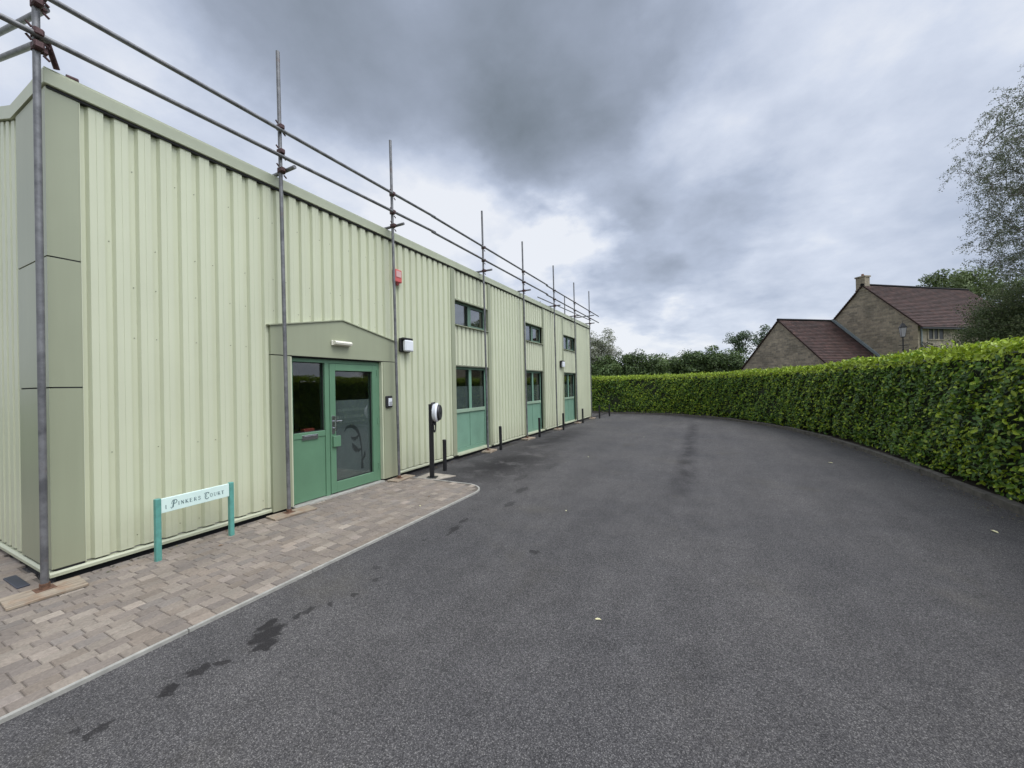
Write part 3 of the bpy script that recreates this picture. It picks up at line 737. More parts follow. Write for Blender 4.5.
# handle, plate, closer lock box
b = MB(); b.box(LX1, LX1 + .008, YM + .06, YM + .11, .93, 1.20, .003); b.build('lock_plate', M['steel'], door)
b = MB(); b.tube((LX1 + .008, YM + .085, 1.12), (LX1 + .055, YM + .085, 1.12), .009); b.tube((LX1 + .055, YM + .078, 1.12), (LX1 + .055, YM + .19, 1.12), .009); b.tube((LX1 + .008, YM + .085, 1.02), (LX1 + .055, YM + .085, 1.02), .009); b.tube((LX1 + .055, YM + .085, .98), (LX1 + .055, YM + .085, 1.20), .011); b.build('handle', M['steel'], door)
b = MB(); b.box(LX1, LX1 + .035, YM + .065, YM + .19, .74, .90, .005); b.build('lock_cover', M['green'], door)

# things fixed to the wall
t = thing('bulkhead_light', 'cream strip bulkhead light fixed to the panel above the entrance door', 'wall light', (XS, 3.93, 2.27))
b = MB(); b.box(XS, XS + .03, 3.82, 4.14, 2.235, 2.31, .006); b.build('base', M['cream'], t)
b = MB(); b.prism([(XS + .03, 2.238), (XS + .085, 2.25), (XS + .095, 2.275), (XS + .075, 2.30), (XS + .03, 2.308)], 'y', 3.835, 4.125); b.build('diffuser', M['cream'], t, smooth=True)
t = thing('siren_box', 'small red and white alarm siren box high on the ribbed wall', 'alarm', (WX, 5.22, 3.55))
b = MB(); b.box(WX, WX + .07, 5.12, 5.30, 3.47, 3.70, .012); b.build('housing', M['red'], t)
b = MB(); b.box(WX + .071, WX + .078, 5.15, 5.27, 3.56, 3.67, .003); b.build('label_plate', simple('pinkish_plate', (.62, .38, .36), .5), t)
b = MB(); b.tube((WX + .035, 5.21, 3.47), (WX + .035, 5.21, 3.42), .035, .028); b.build('strobe', simple('dark_red_lens', (.18, .03, .03), .2), t, smooth=True)
def flood(yc, zc, label):
    t = thing('flood_light', label, 'wall light', (WX, yc, zc), group='square floodlights on the facade')
    b = MB(); b.box(WX, WX + .05, yc - .13, yc + .13, zc - .12, zc + .13, .01); b.build('back_box', M['black'], t)
    b = MB(); b.box(WX + .05, WX + .11, yc - .12, yc + .13, zc + .10, zc + .135, .004); b.build('hood', M['black'], t)
    b = MB(); b.box(WX + .05, WX + .13, yc - .085, yc + .135, zc - .11, zc + .095, .02); b.build('lens', M['white'], t)
flood(5.38, 2.36, 'square black light with white lens on wall right of the entrance')
flood(13.85, 2.36, 'far small black and white light beside the last tall window')
t = thing('entry_keypad', 'black and white door entry keypad on the panel beside the green door', 'keypad', (XS, 4.90, 1.37))
b = MB(); b.box(XS, XS + .035, 4.86, 5.0, 1.26, 1.46, .008); b.build('housing', M['rubber'], t)
b = MB(); b.box(XS + .035, XS + .042, 4.90, 4.985, 1.29, 1.42, .003); b.build('face_plate', M['white'], t)
b = MB()
for i in range(3):
    for j in range(3): b.box(XS + .042, XS + .045, 4.913 + i * .022, 4.927 + i * .022, 1.30 + j * .022, 1.314 + j * .022)
b.build('buttons', M['steel'], t)
b = MB(); b.tube((-5.6, 3.55, 2.56), (-5.6, 3.55, 2.62), .13, .10, 24); o = b.build('ceiling_lamp', M['lampon'], None, smooth=True, loc=(-5.6, 3.55, 2.6)); tag(o, 'round yellow lit lamp on the ceiling inside the entrance', 'ceiling lamp')
t = thing('leaflet_box', 'red and white box standing behind the entrance side glass', 'box', (-5.2, 3.66, 1.0))
b = MB(); b.box(-5.22, -5.14, 3.56, 3.72, .98, 1.03); b.build('lid', M['red'], t)
b = MB(); b.box(-5.22, -5.14, 3.56, 3.72, .90, .979); b.build('tray', M['white'], t)
b = MB(); b.box(-5.6, -5.12, 3.30, 3.76, .86, .898); b.box(-5.56, -5.52, 3.32, 3.36, .06, .86); b.box(-5.56, -5.52, 3.70, 3.74, .06, .86); b.box(-5.2, -5.16, 3.32, 3.36, .06, .86); b.box(-5.2, -5.16, 3.70, 3.74, .06, .86)
tag(b.build('side_table', M['wall_in'], None, loc=(-5.4, 3.5, .06)), 'small grey table just behind the entrance side glass', 'table')

# ------------------------------------------------------------------ scaffold
scf = thing('scaffold', 'galvanised steel tube scaffold with uprights and two guard rails along the roof edge', 'scaffolding', (-4.77, 1.05, 0))
PX = -4.77; R_ = .0228
PY = [1.05, 3.03, 4.97, 7.98, 10.25, 12.80, 15.15, 17.40]
tops = [5.95, 5.88, 5.84, 5.82, 5.82, 5.80, 5.74, 5.86]
PYB = [y + d for y, d in zip(PY, (.0, .04, .06, .07, .08, .08, .09, .05))]
for y, yb, zt in zip(PY, PYB, tops):
    b = MB(); b.tube((PX + .01, yb, .045), (PX, y, zt), R_, n=14); b.tube((PX, y, zt), (PX, y, zt + .001), R_ * .75, n=14); b.build('upright', M['tube'], scf, smooth=True)
    b = MB(); b.box(PX - .05, PX + .06, yb - .055, yb + .055, .040, .047); b.tube((PX + .01, yb, .047), (PX + .01, yb, .09), .030, n=12); b.build('base_plate', M['rust'], scf)
ZH = [4.91, 4.60]
for k, z in enumerate(ZH):
    pts = [1.02 if k == 0 else -1.3, 6.1, 12.1, 18.9]
    for i in range(3):
        dz = .02 if i % 2 else 0
        b = MB(); b.tube((PX + .05, pts[i] - (.1 if i else 0), z + dz - (0 if i else [.09, .20][k])), (PX + .05, pts[i + 1], z + dz + .01 + (0 if i else [.02, .03][k])), R_, n=14); b.build('guard_rail', M['tube'], scf, smooth=True)
for z in (4.74, 4.49):
    b = MB(); b.tube((PX + .02, 1.10, z), (-9.9, 1.10, z + 1.46), R_, n=14); b.build('guard_rail', M['tube'], scf, smooth=True)
b = MB(); b.tube((PX + .2, 17.46, 4.74), (-10.8, 18.6, 4.74), R_, n=12); b.build('guard_rail', M['tube'], scf, smooth=True)
for x in (-7.6, -10.4):
    b = MB(); b.tube((x, 1.05, .045), (x, 1.05, 5.9), R_, n=12); b.build('upright', M['tube'], scf, smooth=True)
    b = MB(); b.tube((x, 18.4, .045), (x, 18.4, 5.9), R_, n=12); b.build('upright', M['tube'], scf, smooth=True)
# inner rail and its post standing on the roof edge
b = MB(); b.tube((-5.55, 13.2, 4.86), (-5.25, 19.4, 4.84), R_ * .9, n=12); b.build('guard_rail', M['tube'], scf, smooth=True)
b = MB(); b.tube((-5.50, 16.1, 4.33), (-5.50, 16.1, 5.45), R_, n=12); b.build('upright', M['tube'], scf, smooth=True)
# short transoms lying on the roof edge, clamped to the uprights
for i, y in enumerate(PY):
    if i == 0: continue
    b = MB(); b.tube((-5.45, y + .055, 4.385), (PX + .22, y + .055, 4.385), R_, n=12); b.build('transom', M['tube'], scf, smooth=True)
b = MB(); b.tube((PX - .01, 1.10, 4.53), (-4.90, 1.19, 4.37), R_ * .9, n=12); b.build('brace', M['coupler'], scf, smooth=True)
b = MB(); b.tube((-4.96, 1.26, 4.378), (-4.96, 1.33, 4.385), R_, n=12); b.build('tube_end', M['coupler'], scf, smooth=True)
def coupler(x, y, z):
    b = MB(); b.tube((x, y, z - .026), (x, y, z + .026), .031, n=12); b.box(x + .015, x + .080, y - .03, y + .03, z - .030, z + .030, .010)
    b.tube((x + .03, y + .03, z - .05), (x + .03, y + .065, z - .075), .009, n=8); b.tube((x + .03, y - .03, z + .03), (x + .03, y - .06, z + .06), .009, n=8); b.box(x - .02, x + .02, y + .03, y + .06, z - .02, z + .03, .004)
    b.build('coupler', M['coupler'], scf)
for y in PY:
    for z in ZH: coupler(PX, y, z + (.02 if 6.1 < y < 12 else 0) - ([.075, .105][ZH.index(z)] if y < 2 else 0))
    if y > 2: coupler(PX, y + .004, 4.37)
coupler(PX, 1.05, 4.74); coupler(PX, 1.05, 4.39)

b = MB(); b.box(-.115, .115, -.26, .26, 0, .038, .004); board0 = b.build('sole_board', M['timber'], None)
blab = ['pale weathered timber sole board under the corner scaffold upright', 'brown timber sole board at the left of the green entrance door', 'timber sole board right of the entrance, near the charging post',
        'timber board below the right side of the first tall window', 'timber sole board at the left side of the second tall window', 'timber board under the scaffold upright between second and third tall windows',
        'timber board under the scaffold upright at the right of the third tall window', 'timber sole board at the far end corner of the green wall']
for i, (y, lb) in enumerate(zip(PYB, blab)):
    o = board0 if i == 0 else board0.copy()
    if i: C.objects.link(o)
    tag(o, lb, 'timber board', 'sole boards under the scaffold uprights')
    o.location = (PX + (.03 if i else .06), y + (.03 if i else -.01), .0 if y > 5.4 else .0245); o.rotation_euler = (0, 0, [-.06, -.12, .05, .1, -.06, .08, 0, .1][i])
    o.scale = (1 if i else 1.25, [.80, 1.0, .9, .8, .9, .8, .7, 1][i], .5 if y < 5.4 else 1.1)
o = tag(MB_ := None or (lambda: (lambda m: (m.box(-5.40, -5.02, .96, 1.03, .022, .034, .003), m.build('paving_strip', M['stripdark'], None, loc=(-5.2, 1.0, .02)))[1])(MB()))(), 'dark blue-grey strip lying on the paving by the building corner', 'metal strip')  # thin dark blue-grey strip laid on the paving

# ------------------------------------------------------------------ name sign
sgn = thing('name_sign', 'low white name board between two teal posts in front of the wall', 'sign', (-4.66, 1.78, 0))
SX0, SYA, SYB = -4.66, 1.735, 2.385
for y in (SYA, SYB):
    b = MB(); b.box(SX0 - .022, SX0 + .022, y - .022, y + .022, -.05, .60, .005); b.build('post', M['teal'], sgn)
b = MB(); b.box(SX0 - .012, SX0 + .012, SYA + .0225, SYB - .0225, .455, .592, .003); brd = b.build('board', M['signwhite'], sgn)
GL = {  # strokes on a unit box: (points, half widths)
 '1': [([(.5, 1), (.5, 0)], .09), ([(.3, .82), (.5, 1)], .04), ([(.25, .0), (.75, .0)], .035)],
 'P': [([(.2, 0), (.35, 1)], .085), ([(.05, 0), (.4, 0)], .03), ([(-.05, .80), (.1, 1.02), (.75, 1.02), (.98, .85), (.9, .6), (.65, .5), (.35, .52)], .05), ([(-.25, .1), (-.1, -.12), (.2, 0)], .04), ([(-.05, .8), (-.15, .6), (.0, .5)], .035)],
 'I': [([(.5, 1), (.5, 0)], .10), ([(.2, 1), (.8, 1)], .03), ([(.2, 0), (.8, 0)], .03)],
 'N': [([(.15, 0), (.15, 1)], .045), ([(.15, 1), (.85, 0)], .10), ([(.85, 0), (.85, 1)], .045), ([(.0, 0), (.3, 0)], .03), ([(.7, 1), (1, 1)], .03), ([(0, 1), (.2, 1)], .03)],
 'K': [([(.2, 0), (.2, 1)], .10), ([(.25, .42), (.85, 1)], .04), ([(.4, .55), (.9, 0)], .10), ([(.0, 0), (.4, 0)], .03), ([(.0, 1), (.4, 1)], .03), ([(.7, 1), (1, 1)], .03), ([(.75, 0), (1.05, 0)], .03)],
 'E': [([(.2, 0), (.2, 1)], .10), ([(.05, 1), (.85, 1)], .035), ([(.05, 0), (.9, 0)], .035), ([(.2, .52), (.65, .52)], .035), ([(.85, 1), (.85, .8)], .03), ([(.9, 0), (.9, .22)], .03), ([(.65, .4), (.65, .64)], .03)],
 'R': [([(.2, 0), (.2, 1)], .10), ([(.05, 1), (.6, 1), (.82, .85), (.82, .68), (.6, .52), (.2, .52)], .045), ([(.45, .52), (.92, 0)], .09), ([(0, 0), (.4, 0)], .03), ([(.8, 0), (1.05, 0)], .03)],
 'S': [([(.82, .78), (.7, .97), (.4, 1.0), (.18, .85), (.2, .65), (.5, .52), (.8, .38), (.85, .18), (.62, 0), (.3, .0), (.12, .2)], .06), ([(.82, .98), (.82, .75)], .025), ([(.12, .0), (.12, .25)], .025)],
 'C': [([(1.0, .82), (.85, 1.0), (.5, 1.05), (.2, .85), (.1, .5), (.2, .15), (.5, -.05), (.85, .0), (1.0, .2)], .06), ([(1.0, 1.05), (1.0, .75)], .03), ([(-.15, .85), (.05, 1.05), (.5, 1.05)], .04), ([(.55, .8), (.45, .5), (.55, .25)], .035)],
 'O': [([(.5, 1), (.2, .85), (.08, .5), (.2, .15), (.5, 0), (.8, .15), (.92, .5), (.8, .85), (.5, 1)], .065)],
 'U': [([(.2, 1), (.2, .3), (.35, .03), (.6, .0), (.8, .2), (.85, .4), (.85, 1)], .06), ([(.0, 1), (.4, 1)], .03), ([(.7, 1), (1, 1)], .03)],
 'T': [([(.5, 0), (.5, 1)], .10), ([(.05, 1), (.95, 1)], .035), ([(.05, 1), (.05, .78)], .03), ([(.95, 1), (.95, .78)], .03), ([(.3, 0), (.7, 0)], .03)]}
b = MB(); fxx = SX0 + .0135
def glyph(ch, y, z, w_, h, lean=0):
    for (P, hw) in GL[ch]:
        Q = [(y + (p[0] + lean * p[1]) * w_, z + p[1] * h) for p in P]
        s_ = hw * (w_ + h) / 2 * 1.15
        for i in range(len(Q) - 1):
            strip(b, [Q[i], Q[i + 1]], [s_, s_], fxx + .0002 * i)
glyph('1', 1.785, .490, .020, .036)
b.build('lettering', M['ink'], brd, fix=False); b = MB()
glyph('P', 1.842, .490, .038, .066, .15)
y = 1.893
for ch in 'INKERS':
    w_ = .013 if ch == 'I' else .026; glyph(ch, y, .500, w_, .034); y += w_ + .0105
b.build('lettering', M['ink'], brd, fix=False); b = MB()
y += .022
glyph('C', y, .490, .038, .060, .12); y += .051
for ch in 'OURT':
    glyph(ch, y, .500, .026, .034); y += .0365
b.build('lettering', M['ink'], brd, fix=False)

sgn.rotation_euler = (0, 0, .075); sgn.location = (-4.62, 1.755, 0)
# ------------------------------------------------------------------ charger, bollards
CX, CY = -4.33, 5.38
ch = thing('ev_charger', 'round white and black car charging point on a black post beside the paving', 'charging point', (CX, CY, 0))
b = MB(); b.box(CX - .035, CX + .035, CY - .035, CY + .035, .012, 1.30, .006); b.build('post', M['black'], ch)
b = MB(); b.box(CX - .09, CX + .09, CY - .09, CY + .09, .0125, .022, .003); b.build('base_plate', M['black'], ch)
b = MB(); b.box(CX + .0355, CX + .05, CY - .13, CY + .12, .96, 1.33, .02); b.build('back_plate', M['rubber'], ch)
def disc(x0, x1, r0, r1, zc, name, m, n=40, yc=CY):
    b = MB(); b.tube((x0, yc, zc), (x1, yc, zc), r0, r1, n=n); return b.build(name, m, ch, smooth=True)
HZ = 1.15
disc(CX + .051, CX + .11, .150, .168, HZ, 'housing', M['white']); disc(CX + .11, CX + .135, .168, .146, HZ, 'front_ring', M['white'])
disc(CX + .135, CX + .172, .145, .125, HZ, 'front_cover', M['rubber'])
disc(CX + .172, CX + .178, .035, .03, HZ, 'socket_cover', M['black'])
b = MB()
for k in range(26):
    a0 = k / 26 * 2 * PI; a1 = (k + 1) / 26 * 2 * PI
    b.tube((CX + .06 + .0 * k, CY + .07 * math.sin(a0), .90 + .09 * math.cos(a0)), (CX + .06, CY + .07 * math.sin(a1), .90 + .09 * math.cos(a1)), .012, n=8)
b.box(CX + .035, CX + .085, CY - .03, CY + .03, .93, 1.0, .008)
b.build('cable_holster', M['rubber'], ch)
b = MB(); b.tube((0, 0, -.02), (0, 0, .585), .036, n=20); b.tube((0, 0, .585), (0, 0, .592), .036, .030, n=20); bol0 = b.build('bollard', M['black'], None, smooth=True)
bl = ['black bollard right behind the car charging post, nearest of the row', 'black bollard in front of the ribbed wall between first and second tall windows', 'black bollard in front of the second tall window',
      'black bollard by the wall just left of the third tall window', 'black bollard right of the third tall window', 'black bollard at the far corner of the green building', 'farthest black bollard, standing against the dark end of the hedge']
for i, ((x, y), lb) in enumerate(zip([(-4.48, 5.95), (-4.6, 8.4), (-4.60, 10.89), (-4.52, 12.85), (-4.57, 15.39), (-4.44, 17.6), (-4.28, 18.9)], bl)):
    o = bol0 if i == 0 else bol0.copy()
    if i: C.objects.link(o)
    tag(o, lb, 'bollard', 'black bollards along the facade'); o.location = (x, y, 0); o.rotation_euler = (random.uniform(-.015, .015), random.uniform(-.015, .015), random.random())

ch.rotation_euler = (0, 0, math.radians(24))

# fallen leaves
lv = [(-.69, 2.58, 'small pale leaf on bare asphalt in the middle foreground'), (2.07, 9.3, 'pale scrap on the asphalt near the hedge kerb'), (2.6, 5.75, 'pale leaf on asphalt at the right, near the hedge foot'),
      (-1.69, 11.89, 'tiny pale leaf far up the drive'), (-1.62, 4.64, 'pale leaf on the asphalt past the end of the paving'), (-3.42, 3.99, 'pale curled leaf on the block paving near its rounded end'), (-2.35, 8.26, 'pale leaf on asphalt in front of the first tall window'),
      (-4.45, 2.15, 'brown leaf on the paving below the name sign'), (-3.6, 4.4, 'brown leaf on the paving at its far rounded end')]
for i, (x, y, lb) in enumerate(lv):
    s = .022 if i not in (1, 2) else .040
    b = MB(); a = random.random() * 6
    P = [(-1, 0, 0), (-.3, .45, .25), (.5, .35, .3), (1.1, 0, .1), (.5, -.35, .28), (-.3, -.45, .2), (0, 0, .05)]
    V_ = [(s * (p[0] * math.cos(a) - p[1] * math.sin(a)), s * (p[0] * math.sin(a) + p[1] * math.cos(a)), s * p[2]) for p in P]
    b.add(V_, [(0, 1, 6), (1, 2, 6), (2, 3, 6), (3, 4, 6), (4, 5, 6), (5, 0, 6)])
    o = b.build('fallen_leaf', M['leafbrown'] if i > 6 else M['leafpale'], None, fix=False); o.location = (x, y, .026 if x < -3.25 and y < 5.2 else .003)
    tag(o, lb, 'leaf', 'fallen leaves on the ground')

# ------------------------------------------------------------------ foliage helpers
def leaf_mesh(name, P, Nn, L, W, tint, mat, parent=None, shape=6, up=None, loc=None):
    """P centres, Nn outward normals, L length, W width arrays, tint (n,3)"""
    n = len(P); Nn = Nn / np.linalg.norm(Nn, axis=1, keepdims=True)
    t = rng.normal(size=(n, 3)) if up is None else up
    t = t - (t * Nn).sum(1, keepdims=True) * Nn; t /= np.linalg.norm(t, axis=1, keepdims=True) + 1e-9
    s = np.cross(Nn, t); L = L[:, None]; W = W[:, None]
    if shape == 6:
        vs = [P - t * L * .5, P - t * L * .12 + s * W * .5 + Nn * W * .14, P + t * L * .22 + s * W * .42 + Nn * W * .12, P + t * L * .5 - Nn * L * .06, P + t * L * .22 - s * W * .42 + Nn * W * .12, P - t * L * .12 - s * W * .5 + Nn * W * .14]
        fi = np.array([[0, 1, 2, 3], [0, 3, 4, 5]])
    else:
        vs = [P - t * L * .5, P + s * W * .5, P + t * L * .5, P - s * W * .5]; fi = np.array([[0, 1, 2, 3]])
    k = len(vs); V = np.stack(vs, 1).reshape(-1, 3); m = len(fi)
    F = (fi[None] + (np.arange(n) * k)[:, None, None]).reshape(-1)
    me = bpy.data.meshes.new(name); me.vertices.add(len(V)); me.vertices.foreach_set('co', V.astype(np.float32).ravel())
    me.loops.add(len(F)); me.loops.foreach_set('vertex_index', F.astype(np.int32)); me.polygons.add(n * m)
    me.polygons.foreach_set('loop_start', np.arange(0, n * m * 4, 4, dtype=np.int32)); me.polygons.foreach_set('loop_total', np.full(n * m, 4, dtype=np.int32))
    me.update(calc_edges=True); me.validate()
    ca = me.color_attributes.new('tint', 'FLOAT_COLOR', 'POINT')
    cc = np.ones((n, k, 4), dtype=np.float32); cc[:, :, :3] = tint[:, None, :]; ca.data.foreach_set('color', cc.ravel())
    me.materials.append(mat); o = bpy.data.objects.new(name, me); C.objects.link(o)
    if parent is not None:
        o.parent = parent
        if parent.get('_abs'): o.matrix_parent_inverse = Matrix.Translation(parent.location).inverted()
    return o

# ------------------------------------------------------------------ hedge
hedge = thing('hedge', 'long clipped laurel hedge curving round the asphalt drive, bright new growth on top', 'hedge', (3.9, 5, 0))
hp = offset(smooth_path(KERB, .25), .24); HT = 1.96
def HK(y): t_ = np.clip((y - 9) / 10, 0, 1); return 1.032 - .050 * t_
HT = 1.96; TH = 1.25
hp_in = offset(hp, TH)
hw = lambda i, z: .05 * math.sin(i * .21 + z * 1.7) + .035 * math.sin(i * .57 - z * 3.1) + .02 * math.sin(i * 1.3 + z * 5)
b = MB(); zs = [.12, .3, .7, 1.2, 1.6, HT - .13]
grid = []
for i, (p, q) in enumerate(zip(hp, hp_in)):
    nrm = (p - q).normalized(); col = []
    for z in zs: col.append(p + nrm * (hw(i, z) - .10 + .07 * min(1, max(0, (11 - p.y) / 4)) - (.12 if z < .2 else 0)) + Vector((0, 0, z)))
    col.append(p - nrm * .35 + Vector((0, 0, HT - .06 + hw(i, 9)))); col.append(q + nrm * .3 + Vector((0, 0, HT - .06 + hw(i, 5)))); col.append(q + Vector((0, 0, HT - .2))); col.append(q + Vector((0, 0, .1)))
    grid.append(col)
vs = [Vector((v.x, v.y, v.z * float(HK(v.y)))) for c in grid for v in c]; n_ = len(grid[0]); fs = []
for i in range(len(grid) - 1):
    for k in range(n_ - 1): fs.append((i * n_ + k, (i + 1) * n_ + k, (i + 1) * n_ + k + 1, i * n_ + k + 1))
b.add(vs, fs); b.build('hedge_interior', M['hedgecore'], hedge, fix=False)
# stems at the foot
for i in range(24, len(hp) - 20, 3):
    p = hp[i]; nrm = (p - hp_in[i]).normalized()
    for k in range(1):
        b = MB(); a = p - nrm * random.uniform(.1, .5) + Vector((random.uniform(-.1, .1), random.uniform(-.1, .1), .02)); b.tube(a, a + Vector((random.uniform(-.08, .08), random.uniform(-.08, .08), .55)), .020, .012, n=6)
    b.build('stem', M['bark'], hedge)
HPn = np.array([tuple(p)[:2] for p in hp]); HNn = np.array([tuple((p - q).normalized())[:2] for p, q in zip(hp, hp_in)])
seg = np.linalg.norm(np.diff(HPn, axis=0), axis=1); cs = np.concatenate([[0], np.cumsum(seg)]); TOT = cs[-1]
def sample(s):
    i = np.clip(np.searchsorted(cs, s) - 1, 0, len(seg) - 1); tt = ((s - cs[i]) / seg[i])[:, None]
    return HPn[i] * (1 - tt) + HPn[i + 1] * tt, HNn[i], i
def wob(s, z): return .05 * np.sin(s * .84 + z * 1.7) + .035 * np.sin(s * 2.3 - z * 3.1) + .02 * np.sin(s * 5.2 + z * 5) + .02 * np.sin(s * 11 + z * 9)
def density_s(n):     # more, smaller-scale leaves where the hedge is near the drive's start
    return rng.random(n) * TOT
n = 68000
s = density_s(n); z = .07 + rng.random(n) ** .95 * (HT - .03)
xy, nn, _ = sample(s)
clump = np.sin(s * 9.1 + 3 * np.sin(z * 4.1)) * np.sin(z * 8.3 + 2 * np.sin(s * 3.7)) + .6 * np.sin(s * 21 + z * 13)
dep = wob(s, z) + .035 * clump - rng.random(n) ** 2 * .14 + .02
dep -= np.clip((.28 - z) / .28, 0, 1) * .07; dep += .09 * np.clip((11 - xy[:, 1]) / 4, 0, 1)
rnd_top = np.clip((z - (HT - .22)) / .22, 0, 1); dep -= rnd_top ** 2 * .10
P = np.column_stack([xy + nn * dep[:, None], z * HK(xy[:, 1])])
No = np.column_stack([nn, np.full(n, .55)]) + rng.normal(size=(n, 3)) * .50
side = np.column_stack([-nn[:, 1], nn[:, 0], np.zeros(n)])
up = side * rng.normal(size=(n, 1)) + np.array([0, 0, -.35]) + rng.normal(size=(n, 3)) * .35
L = rng.uniform(.048, .105, n); Wd = L * rng.uniform(.40, .52, n)
base = np.array([.125, .225, .020]); young = np.array([.36, .47, .036]); deep = np.array([.052, .115, .013]); blue = np.array([.075, .140, .036])
kk = rng.random(n); zonal = .5 + .5 * np.sin(s * .9 + 1.2 * np.sin(z * 2 + s * .3)); 
T = base * (.7 + .6 * rng.random((n, 1)))
T = np.where((kk < .28)[:, None], deep * (.7 + .7 * rng.random((n, 1))), T); T = np.where(((kk > .28) & (kk < .42))[:, None], blue * (.8 + .5 * rng.random((n, 1))), T)
ny = (kk > .82 - .18 * zonal) | (z > HT - .16 - .05 * rng.random(n)); T = np.where(ny[:, None], young * (.45 + .65 * rng.random((n, 1))), T) * 1.12
leaf_mesh('foliage', P, No, L, Wd, T, M['laurel'], hedge, up=up)
n = 26000
s = density_s(n); xy, nn, _ = sample(s); dd = rng.random(n) ** 1.3 * TH
z = HT + wob(s, 2 + dd * 3) * .7 + rng.uniform(-.06, .07, n) - np.clip(.12 - dd, 0, 1) * .6
P = np.column_stack([xy - nn * dd[:, None], z * HK(xy[:, 1])]); No = np.column_stack([nn * .2, np.full(n, .55)]) + rng.normal(size=(n, 3)) * .6
up = np.array([0, 0, .8]) + rng.normal(size=(n, 3)) * .6
L = rng.uniform(.05, .10, n); T = young * (.5 + .75 * rng.random((n, 1))); T = np.where((rng.random(n) < .25)[:, None], base * 1.2, T)
leaf_mesh('new_growth', P, No, L, L * .42, T, M['laurel'], hedge, up=up)

# stray upright shoots above the clipped top
b = MB(); sp_, sn_, st_ = [], [], []
for k_ in range(420):
    s_ = rng.random(1) * TOT; xy_, nn_, _ = sample(s_); d0 = float(rng.random() ** 1.5 * .9)
    p = Vector((xy_[0, 0] - nn_[0, 0] * d0, xy_[0, 1] - nn_[0, 1] * d0, (HT - .02) * float(HK(xy_[0, 1])))); h_ = float(rng.uniform(.05, .15)); tip = p + Vector((rng.normal() * .03, rng.normal() * .03, h_))
    b.tube(p, tip, .003, .0015, n=3, caps=False)
    for q in range(6): sp_.append(tuple(p.lerp(tip, .3 + .14 * q) + Vector(rng.normal(size=3) * .015))); sn_.append(rng.normal(size=3) + np.array([0, 0, .4])); st_.append(young * rng.uniform(.6, 1.1))
b.build('shoot_stems', M['bark'], hedge, fix=False)
sp_ = np.array(sp_); L = rng.uniform(.035, .07, len(sp_)); leaf_mesh('shoots', sp_, np.array(sn_), L, L * .42, np.array(st_), M['laurel'], hedge, up=np.array([0, 0, 1.]) + rng.normal(size=(len(sp_), 3)) * .4)
# leaf litter and grit along the kerb and the wall foot
n = 2600
s = rng.random(n) * TOT; xy, nn, _ = sample(s); off_ = .26 + np.abs(rng.normal(size=n)) * .12
P1 = np.column_stack([xy + nn * off_[:, None], np.full(n, .006)])
m2 = 500; P2 = np.column_stack([-4.90 + np.abs(rng.normal(size=m2)) * .10, 5.6 + rng.random(m2) * 12.3, np.full(m2, .006)])
m3 = 150; P3 = np.column_stack([-4.88 + np.abs(rng.normal(size=m3)) * .07, 1.3 + rng.random(m3) * 3.9, np.full(m3, .028)])
P = np.concatenate([P1, P2, P3]); n = len(P); L = rng.uniform(.008, .035, n)
cols_ = np.array([(.10, .06, .03), (.16, .12, .06), (.05, .04, .025), (.22, .20, .10), (.06, .07, .03)])[rng.integers(0, 5, n)]
o = leaf_mesh('leaf_litter', P, np.array([0, 0, 1.]) + rng.normal(size=(n, 3)) * .25, L, L * .5, cols_, M['leaf'], None, shape=4)
o['kind'] = 'stuff'; o['label'] = 'fine brown leaf litter along the kerb and the foot of the wall'; o['category'] = 'leaf litter'

